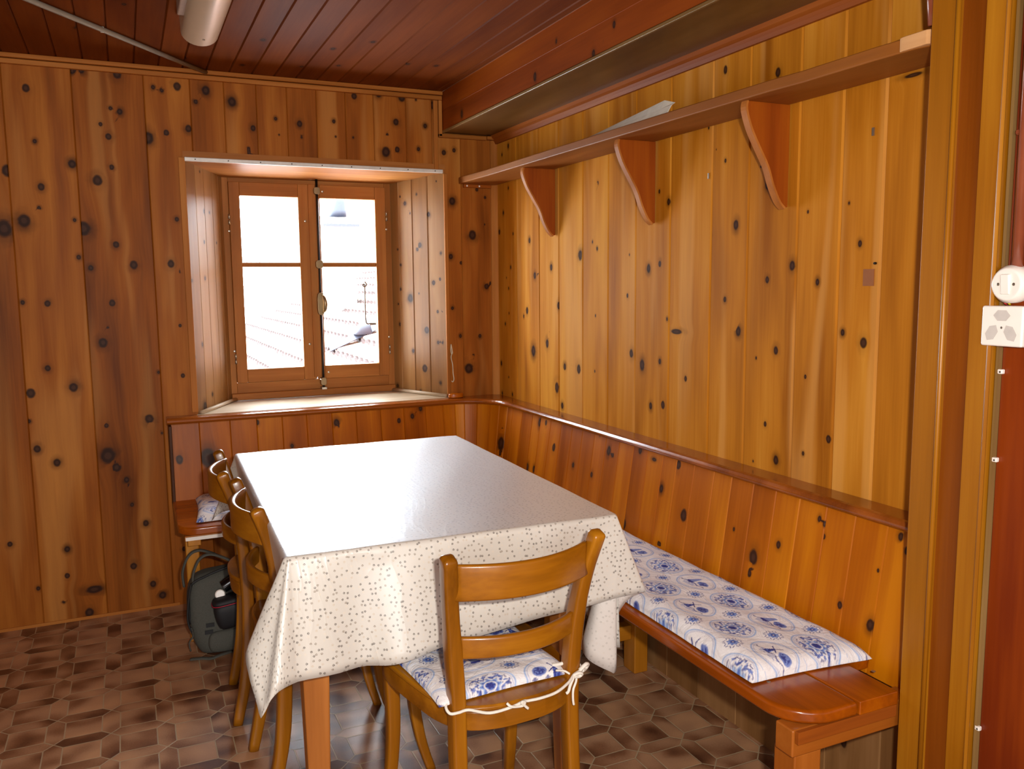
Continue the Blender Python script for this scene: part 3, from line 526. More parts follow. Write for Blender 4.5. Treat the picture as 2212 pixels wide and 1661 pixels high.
# ------------------------------------------------------------------ window recess
def splay(name, P, Q, z0, z1, K, js):
    d = np.array([Q[0] - P[0], Q[1] - P[1], 0.0]); L = float(np.linalg.norm(d)); d /= L
    kk = [(k[0], k[1], k[2] * 1.2, k[3]) for k in K if 0 < k[0] < L]
    return struct(plankwall(name, M_jamb, (P[0], P[1], 0), tuple(d), (0, 0, 1), [0] + js + [L], z0, z1, kk, groove=.003, gw=.002, du=.012))
splay('trim_8', (-1.34, 0), (-1.17, .32), .79, 1.815, K_JL, [.09, .17, .25, .32])
splay('trim_9', (-.253, 0), (-.412, .32), .79, 1.815, K_JR, [.11, .21, .30])
struct(MB().add([(-1.345, -.004, 1.805), (-.25, -.004, 1.805), (-.40, .33, 1.782), (-1.18, .33, 1.782), (-1.345, -.004, 1.84), (-.25, -.004, 1.84), (-.40, .33, 1.84), (-1.18, .33, 1.84)],
       [(0, 1, 2, 3), (4, 5, 6, 7), (0, 1, 5, 4), (1, 2, 6, 5), (2, 3, 7, 6), (3, 0, 4, 7)], 0).build('trim_10', M_win))
struct(MB().add([(-1.345, -.02, .792), (-.25, -.02, .792), (-.40, .33, .796), (-1.18, .33, .796), (-1.345, -.02, .76), (-.25, -.02, .76), (-.40, .33, .76), (-1.18, .33, .76)],
       [(0, 1, 2, 3), (4, 5, 6, 7), (0, 1, 5, 4), (1, 2, 6, 5), (2, 3, 7, 6), (3, 0, 4, 7)], 0).build('window_sill', M_sill))
# reveal edge strips
struct(MB().box(-1.362, -1.338, -.008, .004, .80, 1.815).box(-.256, -.240, -.006, .004, .80, 1.80).build('trim_11', M_trim, bevel=.002))
bat = MB()
for P, Q in (((-1.325, -.012), (-1.155, .31)), ((-.265, -.012), (-.425, .31))):
    bat.tube([(P[0], P[1], .799), ((P[0] + Q[0]) / 2, (P[1] + Q[1]) / 2, .801), (Q[0], Q[1], .803)], .011, 8, 1, flat=.8)
struct(bat.build('trim_12', M_sill, smooth=True))
rail = MB().box(-1.340, -.262, -.016, -.004, 1.800, 1.816, 0)
o = tag(rail.build('curtain_rail', M_alu, bevel=.003), 'slim white curtain rail screwed above the window recess', 'curtain rail')
for i in range(9): MB().disc((-1.30 + i * .125, -.016, 1.808), (0, -1, 0), .0025, .0012, 8).build('screw', M_iron, o)

# ------------------------------------------------------------------ window
w = struct(MB().box(-1.174, -1.146, .318, .36, .80, 1.786).box(-.441, -.410, .318, .36, .80, 1.786).box(-1.146, -.441, .318, .36, 1.764, 1.786, 0).box(-1.146, -.441, .318, .36, .80, .874, 0)
           .build('window_1', M_win, bevel=.002))
MB().box(-1.172, -.412, .300, .320, .797, .828, 0).build('bottom_bead', M_win, w, bevel=.004)
def sash(nm, x0, x1, sl, sr):
    y0, y1 = .300, .338; z0, z1 = .876, 1.764; zb, zt = .936, 1.705
    s = MB().box(x0, x0 + sl, y0, y1, z0, z1).box(x1 - sr, x1, y0, y1, z0, z1).box(x0 + sl, x1 - sr, y0, y1, z0, zb, 0).box(x0 + sl, x1 - sr, y0, y1, zt, z1, 0).build(nm, M_win, w, bevel=.0025)
    MB().box(x0 + sl, x1 - sr, .306, .332, 1.393, 1.414, 0).build('glazing_bar', M_win, s, bevel=.004)
    MB().box(x0 + sl, x1 - sr, .322, .325, zb, 1.393, 0).build('pane', M_glass, s); MB().box(x0 + sl, x1 - sr, .322, .325, 1.414, zt, 0).build('pane', M_glass, s)
    return s
sL = sash('sash', -1.146, -.789, .046, .058); sR = sash('sash', -.785, -.441, .036, .050)
MB().box(-.803, -.770, .291, .301, .886, 1.764).build('astragal', M_win, w, bevel=.003)
for x, z in ((-1.148, 1.60), (-1.148, .985), (-.438, 1.63), (-.438, 1.00)):
    MB().tube([(x, .296, z - .022), (x, .296, z - .002)], .0045, 8).tube([(x, .296, z + .002), (x, .296, z + .022)], .0045, 8).build('hinge', M_steel, w, smooth=True)
for x, z in ((-.818, 1.60), (-.818, 1.04), (-1.150, 1.55), (-1.152, 1.02), (-.438, 1.57), (-.438, 1.06), (-.735, 1.735), (-.735, .905)):
    MB().disc((x, .300, z), (0, -1, 0), .0055, .002, 10).build('screw', M_steel, w, smooth=True)
e = MB().tube([(-.765, .280, .83), (-.765, .280, 1.20)], .0055, 8).tube([(-.765, .280, 1.26), (-.765, .280, 1.80)], .0055, 8).build('espagnolette_rod', M_iron, w, smooth=True)
def plate(nm, cx, cz, hx, hz, y0, y1, mat, par):
    pts = [(cx + math.copysign(abs(math.cos(a)) ** .6, math.cos(a)) * hx, cz + math.copysign(abs(math.sin(a)) ** .6, math.sin(a)) * hz) for a in [2 * PI * i / 24 for i in range(24)]]
    return MB().prism(pts, y0, y1, plane='xz').build(nm, mat, par, bevel=.0015)
plate('rod_guide', -.765, 1.735, .014, .016, .272, .300, M_brass, e); plate('rod_guide', -.765, .865, .013, .018, .272, .300, M_brass, e)
MB().box(-.777, -.753, .262, .300, .828, .840).build('rod_keeper', M_steel, e, bevel=.002)
plate('boss', -.765, 1.405, .016, .019, .270, .300, M_brass, e)
plate('handle_plate', -.765, 1.225, .016, .052, .268, .300, M_brass, e)
hp = cr([(-.762, .262, 1.262), (-.757, .246, 1.255), (-.752, .240, 1.225), (-.755, .246, 1.195), (-.760, .262, 1.188)], 5)
MB().tube(hp, [.004 + .005 * math.sin(PI * i / (len(hp) - 1)) for i in range(len(hp))], 10).build('handle', M_brass, e, smooth=True)
# shutter stay hanging outside the right sash
hk = [(-.507, .47, 1.315 + .010), (-.499, .47, 1.305 + .010), (-.503, .47, 1.292 + .010), (-.513, .47, 1.292 + .010), (-.517, .47, 1.302 + .010), (-.513, .47, 1.311), (-.507, .47, 1.303), (-.507, .47, 1.20), (-.505, .47, 1.125), (-.485, .47, 1.118)]
tag(MB().tube(cr(hk, 4), .0035, 6).box(-.487, -.395, .465, .475, 1.112, 1.122).build('shutter_stay', M_iron, smooth=True), 'thin iron shutter stay with a ring outside the right sash', 'shutter stay')

# ------------------------------------------------------------------ built-in corner bench
bench = empty('corner_bench', 'varnished pine corner bench built along the window wall and the right wall', 'bench', (0, 0, 0))
S1 = 1.18; RC = .225; ARC = RC * PI / 2
def path(s, off):   # plan position at arc length s of the backrest top line, moved by off further into the room
    if s <= S1: return (-1.45 + s, -.045 - off)
    if s <= S1 + ARC:
        a = (s - S1) / RC; r = RC - off; return (-.27 + math.sin(a) * r, -.27 + math.cos(a) * r)
    return (-.045 - off, -.27 - (s - S1 - ARC))
def wshape(u, v, dep):
    off = max(0, (.765 - v)) / .325 * .048 - dep * -1.0 * -1.0
    off = max(0, (.765 - v)) / .325 * .048 + dep
    x, y = path(u, off); return (x, y, v)
jb = [0] + [x + 1.45 for x in (-1.341, -1.222, -1.116, -1.013, -.911, -.803, -.698, -.588, -.482, -.38, -.296, -.238)]
jb += [S1 + .075, S1 + .135, S1 + .195, S1 + .25, S1 + .305]
jb += [S1 + ARC - .27 - y for y in (-.272, -.369, -.47, -.545, -.638, -.726, -.818, -.898, -.988, -1.071, -1.161, -1.25, -1.337, -1.422, -1.497, -1.587, -1.681, -1.76, -1.852, -1.94, -2.027, -2.118, -2.208, -2.30, -2.435)]
kw = [(k[0] + 1.45, k[1], k[2], k[3]) for k in K_WB] + [(S1 + ARC - .27 - k[0], k[1], k[2], k[3]) if k[0] < -.27 else (S1 + ARC * .8, k[1], k[2], k[3]) for k in K_WR]
plankwall('backrest', M_wain, (0, 0, 0), (1, 0, 0), (0, 0, 1), jb, .42, .770, kw, groove=.003, gw=.0025, du=.012, dv=.012, parent=bench, shape=wshape, tvar=.10)
MB().box(-1.458, -1.446, -.093, 0, .43, .762).build('end_board', M_wain, bench, bevel=.003)
secs = []
for s in list(np.linspace(-.012, S1, 4)) + list(np.linspace(S1, S1 + ARC, 15))[1:] + list(np.linspace(S1 + ARC, S1 + ARC + 2.172, 4))[1:]:
    fx_, fy_ = path(s, .034)
    if s <= S1: ix, iy = fx_, 0.0
    elif s >= S1 + ARC: ix, iy = 0.0, fy_
    else:
        d = Vector((fx_ + .27, fy_ + .27)).normalized(); k = min((.27) / max(d.x, 1e-6), .27 / max(d.y, 1e-6)); ix, iy = -.27 + d.x * k, -.27 + d.y * k
    L = math.hypot(fx_ - ix, fy_ - iy); ux, uy = (fx_ - ix) / L, (fy_ - iy) / L
    pr = [(0, .764), (0, .7905), (L - .014, .7905), (L - .005, .788), (L, .781), (L, .775), (L - .004, .770), (L - .012, .768), (L - .016, .764)]
    secs.append([(ix + ux * q, iy + uy * q, z) for q, z in pr])
o = MB().loft(secs, 0).build('top_rail', M_rail, bench, bevel=0, smooth=False)
md = o.modifiers.new('b', 'BEVEL'); md.width = .0015; md.limit_method = 'ANGLE'
# seat boards
def corner_arc(cx, cy, r, a0, a1, n=8): return [(cx + r * math.cos(a0 + (a1 - a0) * i / n), cy + r * math.sin(a0 + (a1 - a0) * i / n)) for i in range(n + 1)]
fb = [(-.275, -2.448)] + corner_arc(-.440 + .10, -2.448 + .10, .10, -PI / 2, -PI, 9) + [(-.440, -.525), (-.275, -.525)]
MB().prism(fb, .430, .460, ax=1).build('seat_board', M_seat, bench, bevel=.009, segs=3)
MB().prism([(-.165, -2.448), (-.273, -2.448), (-.273, -.525), (-.07, -.525), (-.07, -2.30), (-.165, -2.30)], .430, .460, ax=1).build('seat_board', M_seat, bench, bevel=.003)
bb = [(-.07, -.523), (-.07, -.07), (-1.458, -.07), (-1.458, -.523 + .07)] + corner_arc(-1.458 + .07, -.523 + .07, .07, -PI, -PI / 2, 8)
MB().prism(bb, .430, .460, ax=0).build('seat_board', M_seat, bench, bevel=.009, segs=3)
MB().box(-1.44, -.45, -.512, -.494, .412, .430, 0).build('front_batten', M_trim, bench, bevel=.002)
MB().box(-1.438, -.45, -.518, -.512, .414, .4265, 0).build('white_edge_strip', M_white, bench)
MB().box(-.437, -.10, -2.435, -2.385, .372, .430, 0).build('bearer', M_end, bench, bevel=.004)
MB().box(-.432, -.166, -2.446, -2.436, .404, .430, 0).build('end_slat', M_rtrim, bench, bevel=.001)
MB().box(-1.43, -1.385, -.49, -.08, .385, .430, 1).build('bearer', M_leg, bench, bevel=.003)
for b in ((-.425, -.355, -2.43, -2.37, 0, .372), (-.40, -.34, -1.33, -1.27, 0, .385), (-.098, -.045, -1.345, -1.275, 0, .43), (-1.435, -1.388, -.415, -.365, 0, .385), (-.098, -.045, -.62, -.56, 0, .43)):
    MB().box(*b).build('leg', M_end if b[2] < -2 else M_leg, bench, bevel=.004)
MB().box(-.34, -.098, -1.325, -1.285, .115, .165, 0).build('stretcher', M_leg, bench, bevel=.003)
MB().box(-.40, -.10, -1.33, -1.27, .385, .430, 0).build('bearer', M_leg, bench, bevel=.003)
for c in ((-.38, -2.30), (-.14, -2.36)): MB().disc((c[0], c[1], .4595), (0, 0, 1), .0045, .0015, 12).build('screw', M_steel, bench)
blk = [(-.262 + .034 + math.cos(a) * .036, -.035 + math.sin(a) * .022) for a in [2 * PI * i / 20 for i in range(20)]]
tag(MB().prism(blk, .7905, .812, ax=0).build('end_block', M_seat, bevel=.006), 'small rounded dark wooden block on the rail below the right end of the window', 'wooden block')

M_bare = wood('bare_pine', (176, 120, 70), (200, 148, 98), (216, 168, 118), 0.6, 0.0, False, 24, spec=.1)
# ------------------------------------------------------------------ shelf on brackets
sh = empty('wall_shelf', 'long pine shelf high on the right wall carried by three curved brackets', 'shelf', (0, 0, 1.757))
def loc_build(mb, nm, mat, par, **k):
    o = mb.build(nm, mat, par, **k); o.matrix_parent_inverse = Matrix.Translation(-Vector(par.location)); return o
shp = [(-.004, -.004), (-.185, -.004), (-.190, -.02), (-.176, -.30), (-.168, -1.3), (-.158, -2.0), (-.150, -2.10), (-.152, -2.30), (-.148, -2.40), (-.135, -2.445), (-.004, -2.445)]
loc_build(MB().prism(shp, 1.757, 1.785, ax=1), 'board', M_shelf, sh, bevel=.004)
loc_build(MB().box(-.165, -.03, -.018, -.002, 1.742, 1.757, 0), 'cleat', M_rtrim, sh, bevel=.002)
loc_build(MB().prism([(-.150, -2.365), (-.1535, -2.375), (-.1535, -2.43), (-.140, -2.446), (-.135, -2.44), (-.135, -2.37)], 1.759, 1.7865, ax=1), 'bare_edge', M_bare, sh, bevel=.002)
for x in (-.15, -.09): loc_build(MB().disc((x, -.018, 1.749), (0, -1, 0), .004, .002, 8), 'nail', M_white, sh)
for yy in (-.59, -1.29, -1.895):
    c = cr([(-.140, 1.757), (-.142, 1.735), (-.125, 1.69), (-.098, 1.645), (-.070, 1.60), (-.052, 1.555), (-.030, 1.515), (-.012, 1.498)], 4)
    poly = [(-.004, 1.757)] + [(float(a), float(b)) for a, b in c] + [(-.004, 1.500)]
    b = loc_build(MB().prism(poly, yy - .009, yy + .009, ax=2, plane='xz'), 'bracket', M_brk, sh, bevel=.001)
    # raised light edge strip following the curve
    secs = []
    for i, (a, z) in enumerate(c):
        p0 = c[max(i - 1, 0)]; p1 = c[min(i + 1, len(c) - 1)]; tx, tz = p1[0] - p0[0], p1[1] - p0[1]; l = math.hypot(tx, tz); nx, nz = tz / l, -tx / l
        if nx > 0: nx, nz = -nx, -nz
        secs.append([(a - nx * .001, yy - .0105, z - nz * .001), (a + nx * .005, yy - .0105, z + nz * .005), (a + nx * .005, yy + .0105, z + nz * .005), (a - nx * .001, yy + .0105, z - nz * .001)])
    e_ = MB().loft(secs, 2).build('curved_edge', M_trim, b)
pp = []
for i in range(13):
    t_ = i / 12; y = -.94 - t_ * .63; pp.append([(-.150, y, 1.787), (-.135, y, 1.789 + .022 * t_), (-.118, y + .008 * t_, 1.790 + (.050 if t_ < .96 else .030) * t_)])
o = MB().loft(pp, 1, cap=False, closed=False).build('paper_sheet', M_paper)
md = o.modifiers.new('thick', 'SOLIDIFY'); md.thickness = .0012
tag(o, 'white paper sheet lying on the shelf with one corner curling up', 'paper')
# leaning rod between shelf end and ceiling
tag(MB().tube([(-.150, -2.425, 1.980), (-.149, -2.436, 1.86), (-.147, -2.442, 1.792)], .013, 10, flat=.8).build('angled_pipe', M_pipe, smooth=True), 'short brown painted pipe rising from the right end of the shelf', 'pipe')

# ------------------------------------------------------------------ door casing and red boards on the right
struct(MB().box(-.165, 0.0, -2.512, -2.450, 0, H).build('trim_13', M_post, bevel=.002))
struct(MB().tube([(-.166, -2.508, 0), (-.166, -2.508, H)], .005, 8).build('trim_14', M_post, smooth=True))
struct(MB().box(-.158, 0.0, -2.575, -2.512, 0, H).build('trim_15', M_postd))
struct(MB().box(-.163, 0.0, -2.603, -2.562, 0, H).tube([(-.163, -2.604, 0), (-.163, -2.604, H)], .004, 8).build('trim_16', M_post))
struct(MB().box(-.146, 0.0, -2.612, -2.606, 0, H).build('trim_17', M_gold))
struct(MB().box(-.138, 0.0, -2.705, -2.612, 0, H).build('door_1', M_red, bevel=.002))
struct(MB().box(-.132, 0.0, -3.6, -2.707, 0, H).build('trim_18', M_postd))
struct(MB().box(-.10, .0, YR, -3.6, 0, H).build('trim_19', M_plaster))

# switch, socket, conduit, clips
XS = -.138; M_out = plain('recessed_outlet_face', (206, 198, 192), 0.4)
sw = empty('light_switch', 'round white surface light switch above the square socket', 'light switch', (XS, -2.632, 1.300))
def lb(mb, nm, mat, par, **k):
    o = mb.build(nm, mat, par, **k); o.matrix_parent_inverse = par.matrix_basis.inverted() if False else Matrix.Translation(-Vector(par.location)); return o
lb(MB().disc((XS, -2.632, 1.300), (-1, 0, 0), .0335, .030, 40), 'housing', M_white, sw, smooth=False, bevel=.003)
lb(MB().add([(XS - .030, -2.6405, 1.282), (XS - .030, -2.6235, 1.282), (XS - .030, -2.6235, 1.318), (XS - .030, -2.6405, 1.318), (XS - .0325, -2.6395, 1.283), (XS - .0325, -2.6245, 1.283), (XS - .036, -2.6245, 1.317), (XS - .036, -2.6395, 1.317)],
      [(0, 1, 2, 3), (4, 5, 6, 7), (0, 1, 5, 4), (1, 2, 6, 5), (2, 3, 7, 6), (3, 0, 4, 7)]), 'rocker', M_white, sw, bevel=.001)
for dy in (-.0145, .0145): lb(MB().disc((XS - .0300, -2.632 + dy, 1.300), (-1, 0, 0), .0028, .0006, 12), 'screw', M_steel, sw)
sk = empty('wall_socket', 'square white triple power socket below the round switch', 'socket', (XS, -2.632, 1.226))
lb(MB().box(XS - .032, XS, -2.669, -2.590, 1.190, 1.262), 'housing', M_white, sk, bevel=.004, segs=3)
for k, (cy, cz, rot) in enumerate(((-2.630, 1.245, 0), (-2.612, 1.214, 2.1), (-2.647, 1.214, -2.1))):
    hexp = [(-.016, .0), (-.008, .0095), (.008, .0095), (.016, .0), (.008, -.0095), (-.008, -.0095)]
    R_ = lambda p: (cy + p[0] * math.cos(rot) - p[1] * math.sin(rot), cz + p[0] * math.sin(rot) + p[1] * math.cos(rot))
    f = lb(MB().prism([R_(p) for p in hexp], XS - .0322, XS - .0328, plane='yz'), 'outlet', M_out, sk)
    for q in ((-.0075, .0), (.0075, .0), (0, -.0045)):
        y_, z_ = R_(q); o = MB().disc((XS - .0328, y_, z_), (-1, 0, 0), .0018, .0003, 10).build('pin_hole', M_black, f)
        o.matrix_parent_inverse = Matrix.Translation(-Vector(sk.location))
lb(MB().disc((XS - .0322, -2.630, 1.2235), (-1, 0, 0), .0022, .0004, 10), 'screw', M_steel, sk)
tag(MB().tube([(XS - .012, -2.638, 1.330), (XS - .012, -2.638, H)], .0095, 14).build('conduit_pipe', M_pipe, smooth=True), 'vertical brown painted conduit running down to the round switch', 'conduit')
tag(MB().tube([(XS - .010, -2.628, 1.264), (XS - .016, -2.629, 1.268), (XS - .014, -2.630, 1.272)], .0022, 6).build('wire', M_yel, smooth=True), 'yellow wire loop showing between switch and socket', 'wire')
tag(MB().tube([(XS - .010, -2.622, 1.264), (XS - .016, -2.622, 1.267), (XS - .014, -2.622, 1.272)], .0020, 6).build('wire', M_redw, smooth=True), 'red wire loop showing between switch and socket', 'wire')
tag(MB().box(XS - .016, XS, -2.652, -2.624, 1.560, 1.566).disc((XS - .008, -2.624, 1.563), (-1, 0, 0), .005, .004, 8).build('pipe_clamp', M_pipe), 'brown painted clamp holding the conduit high on the red board', 'clamp')
for z, y, tx in ((1.142, -2.616, 'white cable clip on the red board, topmost of the three'), (.979, -2.615, 'white cable clip on the red board, middle one of the three'), (.455, -2.613, 'white cable clip on the red board, lowest near the floor')):
    o = tag(MB().box(XS - .009, XS, y - .004, y + .006, z - .004, z + .005).build('cable_clip', M_white, bevel=.002), tx, 'cable clip', 'cable clips on the red board')
    MB().disc((XS - .009, y, z), (-1, 0, 0), .0016, .001, 8).build('nail', M_iron, o)
# patch, staples, pin on the right wall
tag(MB().box(-.0012, 0.0008, -2.190, -2.158, 1.296, 1.335).build('adhesive_patch', plain('ochre_patch', (150, 82, 10), .6)), 'small ochre square patch stuck on the right wall boards', 'patch')
tag(MB().box(-.003, 0.0, -2.174, -2.168, 1.638, 1.656).build('staple', M_steel), 'silver staple in the right wall near the door casing', 'staple')
tag(MB().box(-.003, 0.0, -1.572, -1.567, 1.610, 1.626).build('staple', M_steel), 'silver staple in the right wall between the shelf brackets', 'staple')
tag(MB().disc((0, -2.193, 1.348), (-1, 0, 0), .003, .006, 8).build('drawing_pin', M_iron), 'dark pin in the right wall above the ochre patch', 'pin')
# string hanging beside the window
st = cr([(-.236, -.006, 1.035), (-.232, -.009, 1.0), (-.238, -.009, .975), (-.231, -.008, .94), (-.229, -.008, .90), (-.226, -.008, .875), (-.231, -.009, .862), (-.238, -.009, .866)], 8)
st2 = cr([(-.236, -.006, 1.035), (-.240, -.012, 1.01), (-.236, -.012, .99), (-.231, -.012, 1.0)], 6)
tag(MB().tube(st, .0022, 6).tube(st2, .0022, 6).build('string', M_cord, smooth=True), 'cream string hanging on the wall just right of the window', 'string')

# ------------------------------------------------------------------ ceiling lamp and conduit
lp = empty('ceiling_lamp', 'long cream fluorescent ceiling lamp with curved diffuser, switched off', 'ceiling lamp', (-1.32, -1.3, H))
dp = [(-.058, 0), (-.056, -.045)] + [(math.sin(a) * .056, -.045 - .040 * math.cos(a)) for a in np.linspace(-PI / 2 * .95, PI / 2 * .95, 14)] + [(.056, -.045), (.058, 0)]
def rel(mb, nm, mat, par, **k): return mb.build(nm, mat, par, **k)
rel(MB().prism(dp, -.60, .605, ax=1, plane='xz'), 'diffuser', M_lampw, lp, bevel=.003)
rel(MB().box(-.075, -.050, -.58, .44, -.045, 0, 1), 'housing', M_lampb, lp, bevel=.004)
rel(MB().disc((0.004, .52, -.085), (0, 0, -1), .004, .003, 10), 'screw', M_steel, lp)
pts = [(-2.25, -1.32, H - .010), (-1.767, -.70, H - .010), (-1.574, -.455, H - .010), (-1.245, -.034, H - .010)]
cdt = tag(MB().tube(pts, .0085, 10, 0).build('ceiling_conduit', M_grey, smooth=True), 'thin grey conduit running diagonally across the ceiling boards', 'conduit')
for p in ((-1.60, -.487), (-1.9, -.872)): MB().box(p[0] - .006, p[0] + .006, p[1] - .003, p[1] + .003, H - .0195, H).build('clip', M_steel, cdt, bevel=.001)

# ------------------------------------------------------------------ table and oilcloth
TA = -.0294; TC = (-.894, -1.292); TW, TL = .776, 1.185; TZ = .7435
tb = empty('dining_table', 'light brown wooden dining table hidden under the paw print oilcloth', 'table', (TC[0], TC[1], 0), TA)
MB().box(-TW / 2 + .004, TW / 2 - .004, -TL / 2 + .004, TL / 2 - .004, .714, TZ - .002, 1).build('tabletop', M_tleg, tb, bevel=.003)
for sx in (-1, 1):
    for sy, yy in ((-1, -.455), (1, .48)):
        cx = sx * .325
        secs = [rrect((cx - sx * 0, yy, z), (1, 0, 0), (0, 1, 0), h, h, .004, 2) for z, h in ((0, .022), (.55, .033), (.714, .033))]
        MB().loft(secs, 2).build('leg', M_tleg, tb, bevel=0)
MB().box(-.29, .29, -.47, -.448, .62, .714, 0).box(-.29, .29, .465, .487, .62, .714, 0).box(-.345, -.323, -.42, .45, .62, .714, 1).box(.323, .345, -.42, .45, .62, .714, 1).build('apron', M_tleg, tb)

def oilcloth():
    hx, hy = TW / 2, TL / 2; V = []; UV = []; Fc = []
    nx, ny, nd = 40, 56, 18
    xs = np.linspace(-hx, hx, nx + 1); ys = np.linspace(-hy, hy, ny + 1); ids = {}
    def vid(p, uv):
        k = (round(p[0], 5), round(p[1], 5), round(p[2], 5))
        if k in ids: return ids[k]
        ids[k] = len(V); V.append(p); UV.append(uv); return ids[k]
    def nrm(v): v = np.array(v, float); return v / np.linalg.norm(v)
    def hang(edge, out, hdir, L, t):   # integrate round the table edge; t in 0..1
        n = 26; p = np.array(edge, float); d = t * L; out = nrm(out); hdir = nrm(hdir); R = .014
        if d < 1e-9: return p
        st = 14
        for i in range(st):
            s = (i + .5) / st * min(d, R * 1.6); w = min(1, s / (R * 1.6)); w = w * w * (3 - 2 * w)
            p = p + nrm(out * (1 - w) + hdir * w) * (min(d, R * 1.6) / st)
        if d > R * 1.6: p = p + hdir * (d - R * 1.6)
        return p
    def grid(fn, na, nb, flip=False):
        g = [[fn(i, j) for j in range(nb + 1)] for i in range(na + 1)]
        for i in range(na):
            for j in range(nb):
                f = [g[i][j], g[i + 1][j], g[i + 1][j + 1], g[i][j + 1]]
                f2 = []; [f2.append(q) for q in f if q not in f2]
                if len(f2) > 2: Fc.append(tuple(f2[::-1] if flip else f2))
    grid(lambda i, j: vid((xs[i], ys[j], TZ), (xs[i], ys[j])), nx, ny)
    tt = [0, .012, .024, .045, .075, .11, .16, .22, .29, .36, .43, .50, .57, .64, .71, .78, .85, .92, 1.0]
    n2 = len(tt) - 1
    # front flap
    FL = lambda q: .272 + (.212 - .272) * q + .012 * math.exp(-((q - .26) / .12) ** 2) - .004 * math.exp(-(q / .08) ** 2)
    LS = lambda q: .205     # left flap (q from front)
    RS = lambda q: .36 - .10 * q
    BS = .20
    def fdir(q):
        a = np.array([.02, -.13 + .01 * q, -1.0])
        a[1] += .11 * math.exp(-((q - .17) / .065) ** 2) - .10 * math.exp(-((q - .29) / .10) ** 2) - .03 * math.sin(max(0, q - .4) * 11) * .8
        a += math.exp(-(q / .10) ** 2) * np.array([-.02, -.05, 0]) + math.exp(-((q - .15) / .10) ** 2) * np.array([.04, 0, 0]); return a
    def front(i, j):
        q = i / nx; L = FL(q); t = tt[j]; p = hang((xs[i], -hy, TZ), (0, -1, 0), fdir(q), L, t); return vid(tuple(p), (xs[i], -hy - t * L))
    grid(front, nx, n2, True)
    def ldir(q): return np.array([.14 - .22 * math.exp(-(q / .05) ** 2), 0, -1.0])
    def left(i, j):
        q = i / ny; L = LS(q); t = tt[j]; p = hang((-hx, ys[i], TZ), (-1, 0, 0), ldir(q), L, t); return vid(tuple(p), (-hx - t * L, ys[i]))
    grid(left, ny, n2)
    def rdir(q): return np.array([.035 + .02 * math.sin(q * 12), 0, -1.0])
    def right(i, j):
        q = i / ny; L = RS(q); t = tt[j]; p = hang((hx, ys[i], TZ), (1, 0, 0), rdir(q), L, t); return vid(tuple(p), (hx + t * L, ys[i]))
    grid(right, ny, n2, True)
    def back(i, j):
        t = tt[j]; p = hang((xs[i], hy, TZ), (0, 1, 0), (0, .05, -1), BS, t); return vid(tuple(p), (xs[i], hy + t * BS))
    grid(back, nx, n2)
    def corner(c, sa, sb, La, Lb, keys, flip, na=30):
        """fan from side a (phi 0) to side b (phi 90). sa, sb outward unit vectors in plan"""
        ka = [k[0] for k in keys]; kd = [nrm(k[1]) for k in keys]
        cc = cr([(a, *d) for a, d in zip(ka, kd)], 10)
        ca = np.array([r[0] for r in cc]); cdv = np.array([r[1:] for r in cc])
        def fn(i, j):
            ph = 90.0 * i / na
            d = nrm([np.interp(ph, ca, cdv[:, k]) for k in range(3)])
            c_, s_ = math.cos(math.radians(ph)), math.sin(math.radians(ph))
            L = min(La / max(c_, 1e-6), Lb / max(s_, 1e-6)); t = tt[j]
            # near the pole the cloth still follows the rounded table corner
            out = np.array([sa[0] * c_ + sb[0] * s_, sa[1] * c_ + sb[1] * s_, 0])
            La0 = La * (1 - ph / 90) + Lb * (ph / 90)
            p = hang((c[0], c[1], TZ), out, d, L, t)
            uv = (c[0] + (sa[0] * c_ + sb[0] * s_) * t * L, c[1] + (sa[1] * c_ + sb[1] * s_) * t * L)
            return vid(tuple(p), uv)
        grid(fn, na, n2, flip)
    # front left: a hanging cone whose tip points down
    corner((-hx, -hy), (0, -1), (-1, 0), FL(0), LS(0), [(0, fdir(0)), (12, (-.12, -.25, -.96)), (24, (-.19, -.24, -.96)), (37, (-.22, -.15, -.97)), (52, (-.34, -.05, -.94)), (66, (-.39, .08, -.91)), (80, (-.26, .15, -.95)), (90, ldir(0))], False, 44)
    # front right: flared flap folded back under itself, tip hanging lower behind the hem
    corner((hx, -hy), (0, -1), (1, 0), FL(1), RS(0), [(0, fdir(1)), (9, (.18, -.12, -.97)), (18, (.335, -.10, -.93)), (22, (.36, -.05, -.93)), (26, (.33, .04, -.94)), (32, (.20, .10, -.97)), (42, (.07, .10, -.99)), (52, (.01, .05, -1)), (60, (-.03, -.02, -.99)), (70, (-.20, .06, -.98)), (80, (-.16, .20, -.97)), (90, rdir(0))], True, 52)
    corner((-hx, hy), (0, 1), (-1, 0), BS, LS(1), [(0, (0, .05, -1)), (45, (-.3, .3, -.9)), (90, ldir(1))], True, 16)
    corner((hx, hy), (0, 1), (1, 0), BS, RS(1), [(0, (0, .05, -1)), (45, (.3, .3, -.9)), (90, rdir(1))], False, 16)
    # gentle unevenness
    Vn = np.array(V); low = Vn[:, 2] < TZ - .02
    Vn[low, 1] += .004 * np.sin(Vn[low, 0] * 23 + Vn[low, 2] * 9); Vn[:, 2] += .0016 + .0007 * np.sin(Vn[:, 0] * 31 + 1) * np.sin(Vn[:, 1] * 17)
    me = bpy.data.meshes.new('oilcloth'); me.from_pydata(Vn.tolist(), [], Fc); me.update()
    ul = me.uv_layers.new(name='UVMap'); U = np.array(UV)
    li = np.zeros(len(me.loops), 'i'); me.loops.foreach_get('vertex_index', li); ul.data.foreach_set('uv', U[li].astype('f').ravel())
    bm = bmesh.new(); bm.from_mesh(me); bmesh.ops.remove_doubles(bm, verts=bm.verts, dist=2e-4); bmesh.ops.recalc_face_normals(bm, faces=bm.faces)
